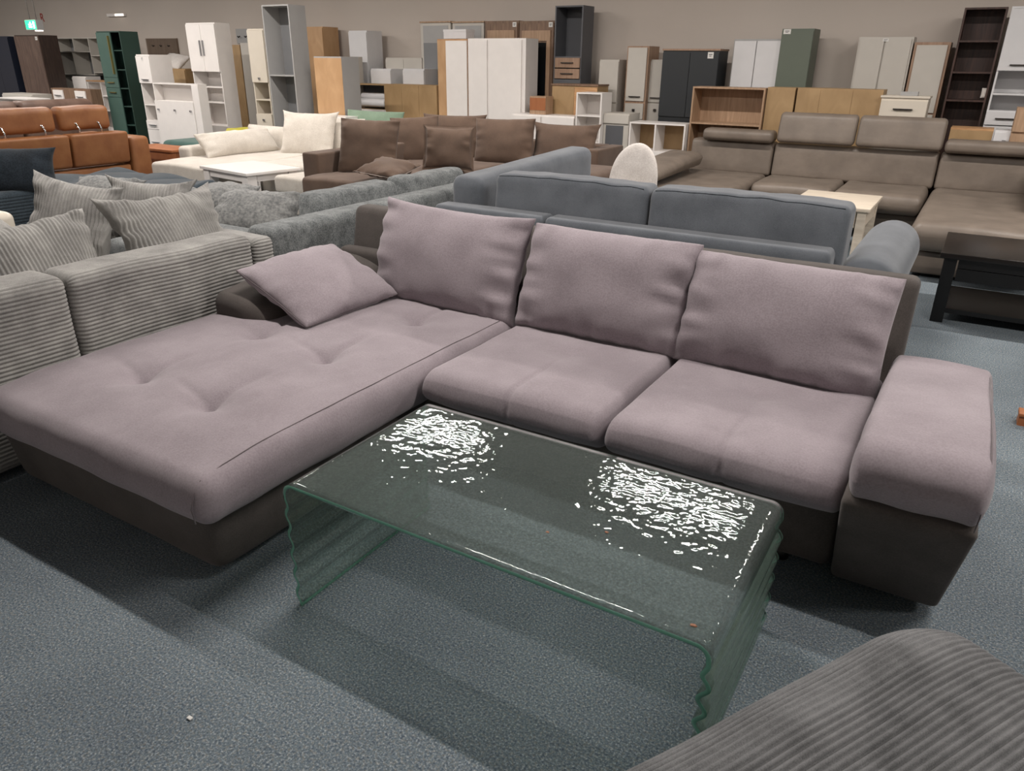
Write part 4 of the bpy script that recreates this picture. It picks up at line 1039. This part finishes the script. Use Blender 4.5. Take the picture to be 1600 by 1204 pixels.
cab('tall_cupboard', 'grey white tall cupboard with open niches cut by the right edge', 'cupboard', 1582, 1650, 10, 9.75, .3, M['white2'], [('door', .0, 1, None, 111, 'b'), ('open', 0, 1, 115, 146), ('open', 0, 1, 146, 173), ('drawer', 0, 1, 175, 196, 'h'), ('panel', 0, 1, 197, None, None)], hm=M['dhandle'])
cab('chest', 'oak box top behind the right headrest of the taupe sofa', 'chest', 1486, 1554, 199, 9.0, .3, M['oak'], [('panel', 0, 1, None, None, None, M['ply'])])
cab('cabinet', 'small white cabinet between the oak box and the pinkish wood one', 'cabinet', 1555, 1590, 203, 8.98, .25, M['white2'], [('door', 0, 1, None, None, 'kt')])
cab('cabinet', 'pinkish wood cabinet cut by the right edge', 'cabinet', 1590, 1640, 168, 8.93, .25, M['oakv'], [('drawer', 0, 1, None, 207), ('drawer', 0, 1, 209, None)])

# small marks near the sofas: care tag and lime tag
x, z = fv(540, 190, 7.2)
# exit sign hanging from the ceiling on two rods
def exit_sign():
    Y = 8.0; u0, z1 = fv(38, 31, Y); u1, _ = fv(55, 31, Y); _, z0 = fv(40, 47, Y)
    t = thing('exit_sign', 'hanging green lit exit sign above the brown wood wardrobe', 'sign', ((u0+u1)/2, Y, z0))
    boxes('sign_box', t, M['lgrey'], [(u0, u1, Y, Y+.12, z0, z1)])
    p = boxes('lit_panel', t, M['exit'], [(u0+.01, u1-.01, Y-.004, Y, z0+.01, z1-.01)])
    w = u1-u0; h = z1-z0; c = u0+w*.5; y0, y1 = Y-.007, Y-.004
    # running figure and door bar
    boxes('pictogram', p, M['exitw'], [(c-w*.05, c+w*.03, y0, y1, z0+h*.68, z0+h*.80), (c-w*.10, c+w*.04, y0, y1, z0+h*.42, z0+h*.66), (c-w*.2, c-w*.10, y0, y1, z0+h*.5, z0+h*.58), (c+w*.04, c+w*.13, y0, y1, z0+h*.52, z0+h*.6), (c-w*.18, c-w*.06, y0, y1, z0+h*.22, z0+h*.42), (c, c+w*.10, y0, y1, z0+h*.2, z0+h*.42), (c+w*.22, c+w*.36, y0, y1, z0+h*.15, z0+h*.82)])
    for k in (.2, .8): tube('rod', t, M['rod'], [(u0+w*k, Y+.06, z1), (u0+w*k, Y+.06, ZC-.001)], .008, 6)
    boxes('base_lamp', t, M['lampw'], [(u0+w*.55, u1, Y+.04, Y+.10, z0-.02, z0-.001)])
exit_sign()
def red_mark():
    cu = bpy.data.curves.new('fire_sign', 'FONT'); cu.body = 'R'; cu.size = .24; cu.extrude = .003
    x, z = fv(63, 34, 10.23); cu.materials.append(M['red'])
    o = bpy.data.objects.new('wall_letter', cu); C.objects.link(o); o.location = (x, 10.24, z); o.rotation_euler = (pi/2, 0, 0)
    me = bpy.data.meshes.new_from_object(o); bpy.data.objects.remove(o); o = bpy.data.objects.new('wall_letter', me); C.objects.link(o); o.location = (x, 10.247, z); o.rotation_euler = (pi/2, 0, 0)
    tag(o, 'small red letter mark on the wall right of the exit sign', 'sign')
red_mark()
x, z = fv(163, 24, 10.15); x2, _ = fv(190, 23, 10.15)  # glowing strip stands for a white streak high on the wall
t = thing('wall_strip', 'thin white glowing strip high on the wall above the grey wall unit', 'lamp', ((x+x2)/2, 10.2, z))
boxes('strip_body', t, M['white'], [(x, x2, 10.2, 10.249, z-.02, z+.03)]); boxes('strip_glow', t, M['lampw'], [(x+.3, x2-.02, 10.18, 10.2, z-.015, z+.02)])

# ---------------------------------------------------------------- view
s = bpy.context.scene
s.view_settings.view_transform = 'Standard'; s.view_settings.look = 'None'; s.view_settings.gamma = 1
s.view_settings.exposure = 0.
s.view_settings.use_curve_mapping = False
